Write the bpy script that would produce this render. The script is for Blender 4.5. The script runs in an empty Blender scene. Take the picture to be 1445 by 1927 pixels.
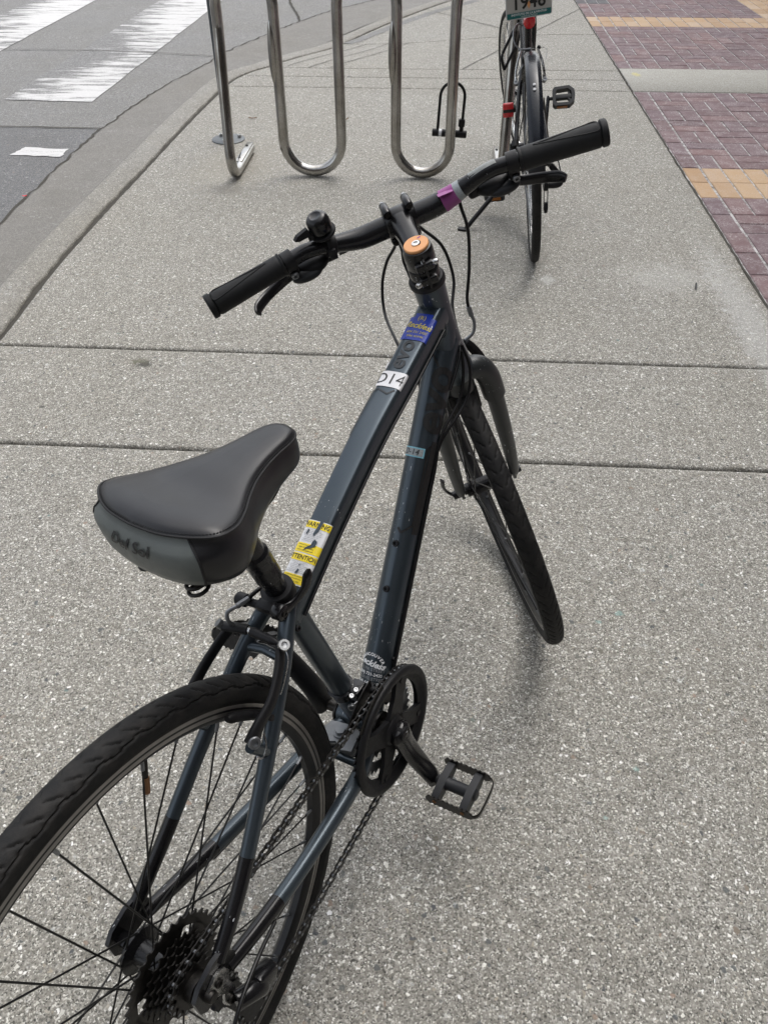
import bpy, bmesh, math, random
from mathutils import Vector as V, Matrix, noise
random.seed(7)
PI = math.pi
scene = bpy.context.scene
C = scene.collection

# ------------------------------------------------------------------ camera, sky, sun, exposure
def RX(a): return Matrix.Rotation(a, 4, 'X')
def RY(a): return Matrix.Rotation(a, 4, 'Y')
def RZ(a): return Matrix.Rotation(a, 4, 'Z')
def T(x, y=None, z=None): return Matrix.Translation(V(x) if y is None else V((x, y, z)))

cam_data = bpy.data.cameras.new('camera')
cam = bpy.data.objects.new('camera', cam_data); C.objects.link(cam)
cam_data.sensor_fit = 'HORIZONTAL'; cam_data.sensor_width = 36.0
cam_data.lens = 36.0 * 1475.675 / 1445.0
cam_data.clip_start = 0.05; cam_data.clip_end = 2000.0
cam.matrix_world = T(0, 0, 1.34103) @ RZ(0.069243) @ RX(PI / 2 - 0.731677) @ RZ(-0.005051)
scene.camera = cam

SUN_EL, SUN_AZ = math.radians(62), math.radians(35)      # azimuth measured from +Y towards +X
world = bpy.data.worlds.new('World'); scene.world = world; world.use_nodes = True
wn = world.node_tree; wn.nodes.clear()
w_out = wn.nodes.new('ShaderNodeOutputWorld'); w_bg = wn.nodes.new('ShaderNodeBackground')
w_sky = wn.nodes.new('ShaderNodeTexSky'); w_hs = wn.nodes.new('ShaderNodeHueSaturation')
w_sky.sky_type = 'NISHITA'; w_sky.sun_disc = False
w_sky.sun_elevation = SUN_EL; w_sky.sun_rotation = SUN_AZ
w_sky.air_density = 1.0; w_sky.dust_density = 4.0; w_sky.ozone_density = 1.0
w_hs.inputs['Saturation'].default_value = 0.30; w_hs.inputs['Value'].default_value = 1.0
w_bg.inputs['Strength'].default_value = 0.15
wn.links.new(w_sky.outputs[0], w_hs.inputs['Color']); wn.links.new(w_hs.outputs[0], w_bg.inputs[0])
wn.links.new(w_bg.outputs[0], w_out.inputs[0])
sun_d = bpy.data.lights.new('sun', 'SUN'); sun_d.energy = 0.5; sun_d.angle = math.radians(100); sun_d.color = (1.0, 0.96, 0.90)
sun = bpy.data.objects.new('sun', sun_d); C.objects.link(sun)
sd = V((math.sin(SUN_AZ) * math.cos(SUN_EL), math.cos(SUN_AZ) * math.cos(SUN_EL), math.sin(SUN_EL)))
sun.rotation_euler = sd.to_track_quat('Z', 'Y').to_euler(); sun.location = sd * 30
vs = scene.view_settings
vs.view_transform = 'Standard'; vs.look = 'None'; vs.gamma = 1.0; vs.use_curve_mapping = False
vs.exposure = 1.0
scene.cycles.max_bounces = 6; scene.cycles.use_denoising = True

# ------------------------------------------------------------------ materials
class Nodes:
    def __init__(s, mat):
        mat.use_nodes = True; s.t = mat.node_tree; s.t.nodes.clear()
        s.out = s.n('ShaderNodeOutputMaterial'); s.b = s.n('ShaderNodeBsdfPrincipled')
        s.t.links.new(s.b.outputs[0], s.out.inputs[0])
    def n(s, typ, **kw):
        x = s.t.nodes.new(typ)
        for k, v in kw.items(): setattr(x, k, v)
        return x
    def link(s, a, b): s.t.links.new(a, b)
    def put(s, sock, v):
        if hasattr(v, 'is_output'): s.link(v, sock)
        else: sock.default_value = v
    def math(s, op, a, b=0.0, c=None, clamp=False):
        x = s.n('ShaderNodeMath', operation=op, use_clamp=clamp)
        s.put(x.inputs[0], a); s.put(x.inputs[1], b)
        if c is not None: s.put(x.inputs[2], c)
        return x.outputs[0]
    def mix(s, f, a, b, mode='MIX'):
        x = s.n('ShaderNodeMix', data_type='RGBA', blend_type=mode)
        s.put(x.inputs[0], f); s.put(x.inputs[6], a); s.put(x.inputs[7], b)
        return x.outputs[2]
    def ramp(s, f, stops, interp='LINEAR'):
        x = s.n('ShaderNodeValToRGB'); r = x.color_ramp; r.interpolation = interp
        while len(r.elements) < len(stops): r.elements.new(0.5)
        for e, (p, c) in zip(r.elements, stops): e.position = p; e.color = c4(c)
        s.put(x.inputs[0], f); return x.outputs[0]
    def noise(s, co, scale, detail=3.0, rough=0.55, dist=0.0):
        x = s.n('ShaderNodeTexNoise'); s.link(co, x.inputs['Vector'])
        x.inputs['Scale'].default_value = scale; x.inputs['Detail'].default_value = detail
        x.inputs['Roughness'].default_value = rough; x.inputs['Distortion'].default_value = dist
        return x.outputs['Fac']
    def vor(s, co, scale, feature='F1', rnd=1.0):
        x = s.n('ShaderNodeTexVoronoi', feature=feature); s.link(co, x.inputs['Vector'])
        x.inputs['Scale'].default_value = scale; x.inputs['Randomness'].default_value = rnd
        return x
    def noise_vec(s, co):
        x = s.n('ShaderNodeVectorMath', operation='ADD'); s.link(co, x.inputs[0]); x.inputs[1].default_value = (3.7, 1.9, 0.4); return x.outputs[0]
    def sep(s, c):
        x = s.n('ShaderNodeSeparateColor'); s.link(c, x.inputs[0]); return x.outputs
    def pos(s):
        return s.n('ShaderNodeNewGeometry').outputs['Position']
    def obj(s):
        return s.n('ShaderNodeTexCoord').outputs['Object']
    def bump(s, h, strength=0.3, dist=0.002):
        x = s.n('ShaderNodeBump'); x.inputs['Strength'].default_value = strength; x.inputs['Distance'].default_value = dist
        s.put(x.inputs['Height'], h); s.link(x.outputs[0], s.b.inputs['Normal'])
    def set(s, **kw):
        nm = {'col': 'Base Color', 'rough': 'Roughness', 'metal': 'Metallic', 'coat': 'Coat Weight', 'crough': 'Coat Roughness', 'spec': 'Specular IOR Level', 'sheen': 'Sheen Weight'}
        for k, v in kw.items(): s.put(s.b.inputs[nm[k]], c4(v) if isinstance(v, tuple) else v)
def c4(c):
    if not isinstance(c, (tuple, list)): return (c, c, c, 1)
    return tuple(c) if len(c) == 4 else tuple(c) + (1,)
M = {}
def new(name):
    m = bpy.data.materials.new(name); M[name] = m; return Nodes(m)
def plain(name, col, rough=0.5, metal=0.0, coat=0.0, var=0.25, scale=60.0, bump=0.0, bscale=400.0, spec=0.5, crough=0.1):
    N = new(name); co = N.obj()
    f = N.noise(co, scale, 4.0, 0.6)
    lo = tuple(x * (1 - var) for x in col); hi = tuple(min(1, x * (1 + var)) for x in col)
    N.set(col=N.mix(f, c4(lo), c4(hi)), metal=metal, coat=coat, crough=crough, spec=spec)
    N.set(rough=N.math('MULTIPLY_ADD', N.noise(co, scale * 2.3, 3.0), 0.24, rough - 0.12))
    if bump: N.bump(N.noise(co, bscale, 3.0), bump, 0.0006)
    return m_last(name)
def m_last(name): return M[name]

# scuffed painted metal
def paint(name, col, rough, metal, coat, chip=0.035, dust=0.06, spec=0.5):
    N = new(name); co = N.obj()
    f = N.noise(co, 14.0, 4.0, 0.6)
    base = N.mix(f, c4(tuple(x * 0.85 for x in col)), c4(tuple(x * 1.2 for x in col)))
    mp = N.n('ShaderNodeMapping'); mp.inputs['Rotation'].default_value = (0.5, 0.9, 0.7); mp.inputs['Scale'].default_value = (1, 5.5, 1.4)
    N.link(co, mp.inputs[0])
    ch = N.noise(mp.outputs[0], 85.0, 2.0, 0.5); msk = N.noise(co, 9.0, 2.0)
    fac = N.math('MULTIPLY', N.math('GREATER_THAN', ch, 0.735 - chip), N.math('GREATER_THAN', msk, 0.57))
    du = N.math('MULTIPLY', N.math('SMOOTH_MIN', N.noise(co, 30.0, 6.0, 0.75), 1.0, 0.1), dust)
    base = N.mix(du, base, c4((0.30, 0.28, 0.25)))
    N.set(col=N.mix(fac, base, c4((0.45, 0.47, 0.48))), metal=metal, coat=coat, crough=0.12, spec=spec)
    N.set(rough=N.math('ADD', N.math('MULTIPLY_ADD', N.noise(co, 35.0, 4.0), 0.2, rough - 0.1), N.math('MULTIPLY', fac, 0.3)))
    N.bump(N.noise(co, 900.0, 2.0), 0.05, 0.0004)
paint('frame_paint', (0.050, 0.066, 0.080), 0.33, 0.65, 0.20, dust=0.04)
paint('fork_paint', (0.026, 0.030, 0.032), 0.42, 0.35, 0.1, dust=0.04)
paint('gloss_black', (0.005, 0.005, 0.006), 0.24, 0.0, 0.12, 0.04, 0.015, 0.35)
paint('bar_black', (0.006, 0.0065, 0.008), 0.26, 0.0, 0.06, 0.03, 0.015, 0.35)
paint('bike_black', (0.006, 0.007, 0.010), 0.26, 0.0, 0.15, 0.0, 0.02, 0.35)
plain('matte_black', (0.008, 0.008, 0.009), 0.50, var=0.35, bump=0.15, spec=0.3)
plain('plastic_grey', (0.018, 0.019, 0.021), 0.48, var=0.3, bump=0.2, spec=0.35)
plain('grip_rubber', (0.0095, 0.010, 0.0105), 0.60, var=0.3, bump=0.5, bscale=900.0, spec=0.3)
plain('cable_black', (0.006, 0.006, 0.0065), 0.42, spec=0.3)
plain('steel', (0.55, 0.55, 0.54), 0.28, metal=1.0, var=0.15)
plain('dull_alloy', (0.24, 0.25, 0.26), 0.45, metal=0.9, var=0.3)
plain('dark_steel', (0.030, 0.028, 0.026), 0.36, metal=0.8, var=0.6, scale=180.0)
plain('spoke_black', (0.008, 0.008, 0.008), 0.4, spec=0.3)
plain('plate_alloy', (0.20, 0.21, 0.22), 0.55, metal=0.7, var=0.3)
plain('film', (0.20, 0.21, 0.20), 0.3, var=0.6, scale=120.0)
plain('brass_rust', (0.20, 0.10, 0.045), 0.6, metal=0.4, var=0.4)
plain('rim_black', (0.012, 0.012, 0.013), 0.4, metal=0.3, var=0.4)
plain('rim_track', (0.30, 0.29, 0.275), 0.42, metal=0.85, var=0.3)
plain('sticker_white', (0.66, 0.66, 0.67), 0.38, var=0.08, coat=0.2)
plain('sticker_yellow', (0.80, 0.62, 0.02), 0.38, var=0.08, coat=0.2)
plain('sticker_blue', (0.008, 0.032, 0.30), 0.4, var=0.2)
plain('print_slate', (0.022, 0.026, 0.030), 0.5)
plain('sticker_cyan', (0.22, 0.50, 0.60), 0.38, var=0.1, coat=0.2)
plain('print_black', (0.012, 0.012, 0.012), 0.5)
plain('print_white', (0.75, 0.76, 0.76), 0.5)
plain('print_grey', (0.22, 0.23, 0.24), 0.5)
plain('print_gold', (0.55, 0.45, 0.05), 0.5)
plain('tape_purple', (0.27, 0.055, 0.22), 0.45, var=0.15)
plain('tape_grey', (0.30, 0.33, 0.34), 0.5, var=0.5, scale=400.0)
plain('cap_orange', (0.66, 0.31, 0.12), 0.45, var=0.12)
plain('reflector_red', (0.60, 0.012, 0.02), 0.22, var=0.35, scale=300.0, coat=0.6)
plain('reflector_amber', (0.30, 0.10, 0.01), 0.3, var=0.4, scale=300.0)
plain('plate_cream', (0.42, 0.41, 0.38), 0.4, var=0.06)
plain('plate_green', (0.008, 0.13, 0.125), 0.4, var=0.1)
plain('leaf_brown', (0.14, 0.07, 0.025), 0.7, var=0.4)
plain('saddle_grey', (0.105, 0.118, 0.112), 0.42, var=0.12, bump=0.25, bscale=700.0)
plain('thread_black', (0.008, 0.008, 0.009), 0.7)
plain('joint_dirt', (0.050, 0.046, 0.038), 0.95, var=0.6, scale=40.0)
plain('groove_dirt', (0.10, 0.095, 0.085), 0.95, var=0.6, scale=40.0)
plain('pole_grey', (0.085, 0.095, 0.10), 0.4, metal=0.5, var=0.25)
plain('mudguard_black', (0.006, 0.008, 0.013), 0.26, var=0.5, scale=25.0, coat=0.05, spec=0.38)

N = new('saddle_black'); co = N.obj()
N.set(col=N.mix(N.noise(co, 25.0, 4.0), c4((0.007, 0.007, 0.008)), c4((0.014, 0.014, 0.016))), spec=0.42)
N.set(rough=N.math('MULTIPLY_ADD', N.noise(co, 18.0, 4.0), 0.22, 0.22))
vv = N.vor(co, 900.0); N.bump(N.math('ADD', vv.outputs['Distance'], N.noise(co, 60.0, 3.0)), 0.12, 0.0006)

N = new('tyre_rubber'); co = N.obj()
f = N.noise(co, 45.0, 5.0, 0.65)
N.set(col=N.mix(N.ramp(f, [(0.45, 0.0), (0.75, 1.0)]), c4((0.007, 0.007, 0.007)), c4((0.024, 0.022, 0.020))), rough=0.68, spec=0.3)
sp = N.math('GREATER_THAN', N.noise(co, 420.0, 1.0), 0.80)
N.bump(N.noise(co, 700.0, 3.0), 0.35, 0.0008)

N = new('stainless'); co = N.obj()                       # brushed, a little soiled
mp = N.n('ShaderNodeMapping'); mp.inputs['Scale'].default_value = (60, 60, 1.5); N.link(co, mp.inputs[0])
br = N.noise(mp.outputs[0], 6.0, 4.0, 0.7); st = N.noise(co, 5.0, 5.0, 0.65)
N.set(col=N.mix(N.ramp(st, [(0.42, 0.0), (0.72, 1.0)]), c4((0.46, 0.45, 0.43)), c4((0.24, 0.22, 0.19))), metal=1.0)
N.set(rough=N.math('MULTIPLY_ADD', br, 0.12, N.math('MULTIPLY_ADD', st, 0.16, 0.04)))
N.bump(br, 0.06, 0.0005)

def stains(N, co, base, spots):
    x = N.n('ShaderNodeSeparateXYZ'); N.link(co, x.inputs[0]); X, Y = x.outputs[0], x.outputs[1]
    wob = N.math('ADD', N.math('MULTIPLY_ADD', N.noise(co, 30.0, 5.0, 0.7), 2.6, -1.3), N.math('MULTIPLY_ADD', N.noise(co, 180.0, 3.0), 2.0, -1.0))
    for sx, sy, rx, ry, col, amt in spots:
        dx = N.math('DIVIDE', N.math('SUBTRACT', X, sx), rx); dy = N.math('DIVIDE', N.math('SUBTRACT', Y, sy), ry)
        d = N.math('ADD', N.math('SQRT', N.math('ADD', N.math('MULTIPLY', dx, dx), N.math('MULTIPLY', dy, dy))), wob)
        f = N.math('MULTIPLY', N.math('SUBTRACT', 1.0, N.math('MULTIPLY', N.math('SUBTRACT', d, 0.55), 2.2, clamp=True), clamp=True), amt)
        base = N.mix(f, base, c4(col))
    return base
def aggregate(name, paste, grain_lo, grain_hi, white=0.82, tint=(1, 1, 1), spots=(), dark_peb=0.965, contrast=1.0, stain_amt=0.35):
    N = new(name); co = N.pos()
    wn_ = N.n('ShaderNodeTexNoise'); N.link(co, wn_.inputs['Vector']); wn_.inputs['Scale'].default_value = 95.0; wn_.inputs['Detail'].default_value = 3.0
    sc_ = N.n('ShaderNodeVectorMath', operation='MULTIPLY_ADD'); N.link(wn_.outputs['Color'], sc_.inputs[0]); sc_.inputs[1].default_value = (0.016, 0.016, 0.016); N.link(co, sc_.inputs[2]); cw = sc_.outputs[0]
    big = N.noise(co, 1.1, 5.0, 0.6); mid = N.noise(co, 7.0, 5.0, 0.65)
    v1 = N.vor(co, 380.0); r1 = N.sep(v1.outputs['Color'])           # sand, 3 mm
    v2 = N.vor(cw, 128.0); r2 = N.sep(v2.outputs['Color'])           # pea stones, 6 mm
    v4 = N.vor(N.noise_vec(cw), 190.0); r4 = N.sep(v4.outputs['Color'])   # pits, 4 mm
    v3 = N.vor(cw, 58.0); r3 = N.sep(v3.outputs['Color'])            # pebbles, 2 cm
    mixc = lambda p, q, t: tuple(x * (1 - t) + y * t for x, y in zip(p, q))
    col = N.ramp(r1[0], [(0.0, mixc(paste, grain_lo, 0.75)), (0.35, mixc(paste, grain_lo, 0.2)), (0.65, paste), (0.9, mixc(paste, grain_hi, 0.3)), (1.0, mixc(paste, grain_hi, 0.8))])
    s_in = N.math('MULTIPLY', N.math('SUBTRACT', N.math('MULTIPLY_ADD', r2[2], 0.22, 0.22), v2.outputs['Distance']), 12.0, clamp=True)
    stone = N.ramp(r2[1], [(0.0, grain_lo), (0.18, (0.20, 0.20, 0.19)), (0.34, (0.38, 0.34, 0.27)), (0.5, mixc(paste, grain_hi, 0.5)), (0.7, grain_hi), (1.0, tuple(min(0.85, x * 1.15) for x in grain_hi))])
    sf = N.math('MULTIPLY', s_in, N.math('GREATER_THAN', r2[0], 0.56))
    pit = N.math('MULTIPLY', N.math('MULTIPLY', N.math('SUBTRACT', 0.36, v4.outputs['Distance']), 10.0, clamp=True), N.math('GREATER_THAN', r4[0], 0.50))
    col = N.mix(N.math('MULTIPLY', pit, 0.85 * contrast), col, c4(tuple(x * 0.55 for x in grain_lo)))
    col = N.mix(N.math('MULTIPLY', sf, 0.92 * contrast), col, stone)
    p_in = N.math('MULTIPLY', N.math('SUBTRACT', N.math('MULTIPLY_ADD', r3[2], 0.30, 0.14), v3.outputs['Distance']), 14.0, clamp=True)
    pf = N.math('MULTIPLY', p_in, N.math('GREATER_THAN', r3[0], dark_peb))
    col = N.mix(N.math('MULTIPLY', pf, 0.9), col, N.ramp(r3[1], [(0.0, (0.055, 0.062, 0.068)), (0.55, (0.11, 0.12, 0.12)), (0.72, (0.17, 0.15, 0.12)), (0.88, (0.30, 0.22, 0.17)), (1.0, (0.12, 0.19, 0.18))]))
    col = N.mix(N.math('MULTIPLY', N.ramp(big, [(0.35, 0.0), (0.7, 1.0)]), stain_amt), col, N.mix(1.0, col, c4((0.86, 0.83, 0.74)), 'MULTIPLY'))
    col = N.mix(N.math('MULTIPLY', N.ramp(mid, [(0.40, 1.0), (0.58, 0.0)]), stain_amt * 0.8), col, N.mix(1.0, col, c4((0.80, 0.79, 0.77)), 'MULTIPLY'))
    dirt = N.math('MULTIPLY', N.ramp(N.noise(co, 60.0, 5.0, 0.75), [(0.42, 1.0), (0.56, 0.0)]), 0.45 * contrast)
    col = N.mix(dirt, col, N.mix(1.0, col, c4((0.62, 0.60, 0.55)), 'MULTIPLY'))
    pale = N.math('MULTIPLY', N.math('MULTIPLY', N.ramp(N.noise(co, 38.0, 5.0, 0.85), [(0.585, 0.0), (0.66, 1.0)]), N.ramp(N.noise(co, 3.0, 2.0), [(0.42, 0.0), (0.62, 1.0)])), 0.75 * contrast)
    col = N.mix(pale, col, c4((0.62, 0.635, 0.625)))
    col = stains(N, co, col, spots)
    N.set(col=N.mix(1.0, col, c4(tint), 'MULTIPLY'), rough=0.72, spec=0.55)
    h = N.math('SUBTRACT', N.math('MULTIPLY', N.math('SUBTRACT', 0.6, v1.outputs['Distance']), 0.9), N.math('MULTIPLY', pit, 1.0))
    N.bump(h, 0.55, 0.0016)
    return M[name]
GREEN = (0.20, 0.36, 0.33)
sp = [(-0.930, 2.160, 0.030, 0.022, (0.035, 0.035, 0.025), 0.9), (-0.955, 2.175, 0.035, 0.02, (0.09, 0.085, 0.05), 0.7),
      (-1.164, 1.902, 0.010, 0.008, (0.04, 0.04, 0.035), 0.8), (0.443, 1.183, 0.010, 0.008, GREEN, 0.5), (0.395, 1.155, 0.008, 0.006, GREEN, 0.5), (0.415, 0.80, 0.006, 0.006, GREEN, 0.5), (0.345, 0.70, 0.006, 0.005, GREEN, 0.5),
      (0.43, 2.85, 0.03, 0.05, (0.58, 0.58, 0.57), 0.35), (-1.0, 3.72, 0.09, 0.07, (0.10, 0.095, 0.085), 0.5), (0.39, 3.0, 0.05, 0.05, (0.16, 0.155, 0.14), 0.45),
      (-1.02, 4.05, 0.25, 0.5, (0.27, 0.245, 0.19), 0.3), (0.90, 2.9, 0.2, 0.15, (0.50, 0.50, 0.48), 0.25), (1.10, 2.6, 0.08, 0.7, (0.48, 0.48, 0.47), 0.35), (0.56, 4.35, 0.03, 0.05, (0.35, 0.25, 0.14), 0.4)]
aggregate('concrete', (0.275, 0.265, 0.235), (0.070, 0.067, 0.058), (0.80, 0.79, 0.74), spots=sp, dark_peb=0.90)
aggregate('kerb_concrete', (0.27, 0.262, 0.24), (0.12, 0.115, 0.105), (0.55, 0.54, 0.50), dark_peb=0.985, stain_amt=0.6)
aggregate('gutter_concrete', (0.185, 0.178, 0.165), (0.10, 0.097, 0.09), (0.34, 0.33, 0.31), dark_peb=0.995, contrast=0.5, stain_amt=0.5)
aggregate('band_concrete', (0.345, 0.338, 0.305), (0.20, 0.195, 0.175), (0.60, 0.59, 0.55), dark_peb=0.99, contrast=0.6, spots=[(1.30, 6.0, 0.03, 0.06, (0.50, 0.44, 0.12), 0.6), (1.29, 6.30, 0.03, 0.06, (0.45, 0.40, 0.12), 0.5)])
aggregate('asphalt', (0.190, 0.190, 0.188), (0.055, 0.056, 0.058), (0.42, 0.42, 0.41), dark_peb=0.98, contrast=0.9, stain_amt=0.4)
aggregate('asphalt_patch', (0.125, 0.128, 0.134), (0.035, 0.036, 0.040), (0.36, 0.36, 0.36), dark_peb=0.98, contrast=0.9, stain_amt=0.4)

# worn thermoplastic: holes where the paint has gone show asphalt
N = new('road_paint'); co = N.pos()
mp = N.n('ShaderNodeMapping'); mp.inputs['Rotation'].default_value = (0, 0, 0.06); mp.inputs['Scale'].default_value = (1.2, 7.0, 1); N.link(co, mp.inputs[0])
xx = N.n('ShaderNodeSeparateXYZ'); N.link(co, xx.inputs[0])
wear = N.math('ADD', N.math('MULTIPLY', N.noise(mp.outputs[0], 2.2, 7.0, 0.7), 0.75), N.math('MULTIPLY', N.noise(co, 160.0, 2.0), 0.30))
dl = N.math('SUBTRACT', N.math('MODULO', N.math('SUBTRACT', -2.27, xx.outputs[0]), 1.28), 0.20)      # the stripe's street side is worn further, away from its clean end
dy = N.math('MULTIPLY', N.math('SUBTRACT', 1.0, N.math('ABSOLUTE', N.math('MULTIPLY', N.math('SUBTRACT', xx.outputs[1], 6.9), 0.75))), 0.10, clamp=True)
thr = N.math('SUBTRACT', 0.575, N.math('ADD', N.math('MULTIPLY', dl, 0.30, clamp=True), dy))
f = N.math('MULTIPLY', N.math('SUBTRACT', wear, thr), 14.0, clamp=True)
v1 = N.vor(co, 330.0); r1 = N.sep(v1.outputs['Color'])
asp = N.ramp(r1[0], [(0.0, (0.06, 0.06, 0.06)), (0.6, (0.16, 0.16, 0.16)), (1.0, (0.40, 0.40, 0.39))])
N.set(col=N.mix(f, N.mix(N.noise(co, 60.0, 4.0), c4((0.46, 0.46, 0.46)), c4((0.66, 0.66, 0.65))), asp), rough=0.8)
N.bump(r1[1], 0.4, 0.0015)

def brick_mat(name, cols, white=0.75):
    N = new(name); co = N.pos()
    rnd = N.n('ShaderNodeObjectInfo').outputs['Random']
    base = N.ramp(rnd, [(i / (len(cols) - 1), c) for i, c in enumerate(cols)])
    g = N.noise(co, 160.0, 4.0, 0.7); m = N.noise(co, 14.0, 5.0, 0.7)
    base = N.mix(N.ramp(g, [(0.35, 0.0), (0.7, 0.55)]), base, N.mix(1.0, base, c4((0.55, 0.55, 0.58)), 'MULTIPLY'))
    eff = N.math('MULTIPLY', N.ramp(m, [(0.42, 0.0), (0.62, 1.0)]), N.ramp(N.noise(co, 120.0, 5.0, 0.8), [(0.46, 0.0), (0.62, 1.0)]))
    base = N.mix(N.math('MULTIPLY', eff, white), base, c4((0.50, 0.48, 0.48)))
    N.set(col=base, rough=0.85, spec=0.3); N.bump(g, 0.5, 0.0016)
brick_mat('brick_plum', [(0.160, 0.112, 0.118), (0.205, 0.136, 0.136), (0.180, 0.130, 0.140), (0.230, 0.148, 0.144), (0.195, 0.145, 0.155)])
brick_mat('brick_tan', [(0.48, 0.325, 0.19), (0.52, 0.375, 0.24), (0.44, 0.295, 0.175), (0.54, 0.41, 0.29)], 0.4)
brick_mat('brick_grey', [(0.095, 0.098, 0.105), (0.12, 0.12, 0.125), (0.11, 0.105, 0.11)], 0.4)
N = new('brick_bed'); co = N.pos()
N.set(col=N.mix(N.ramp(N.noise(co, 22.0, 5.0, 0.75), [(0.40, 0.0), (0.60, 1.0)]), c4((0.16, 0.15, 0.145)), c4((0.50, 0.49, 0.48))), rough=0.95)

# ------------------------------------------------------------------ mesh helpers
def crom(pts, n=8, closed=False):
    P = [V(p) for p in pts]; out = []; L = len(P)
    rng = range(L) if closed else range(L - 1)
    for i in rng:
        g = lambda k: P[k % L] if closed else P[min(max(k, 0), L - 1)]
        p0, p1, p2, p3 = g(i - 1), g(i), g(i + 1), g(i + 2)
        for k in range(n):
            t = k / n
            out.append(0.5 * ((2 * p1) + (p2 - p0) * t + (2 * p0 - 5 * p1 + 4 * p2 - p3) * t * t + (3 * p1 - p0 - 3 * p2 + p3) * t ** 3))
    if not closed: out.append(P[-1].copy())
    return out
def lerp(a, b, t): return a + (b - a) * t
def sstep(a, b, x):
    t = min(max((x - a) / (b - a), 0.0), 1.0); return t * t * (3 - 2 * t)
def interp(xs, ys, x):
    if x <= xs[0]: return ys[0]
    for i in range(len(xs) - 1):
        if x <= xs[i + 1]: return lerp(ys[i], ys[i + 1], (x - xs[i]) / (xs[i + 1] - xs[i]))
    return ys[-1]

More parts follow.
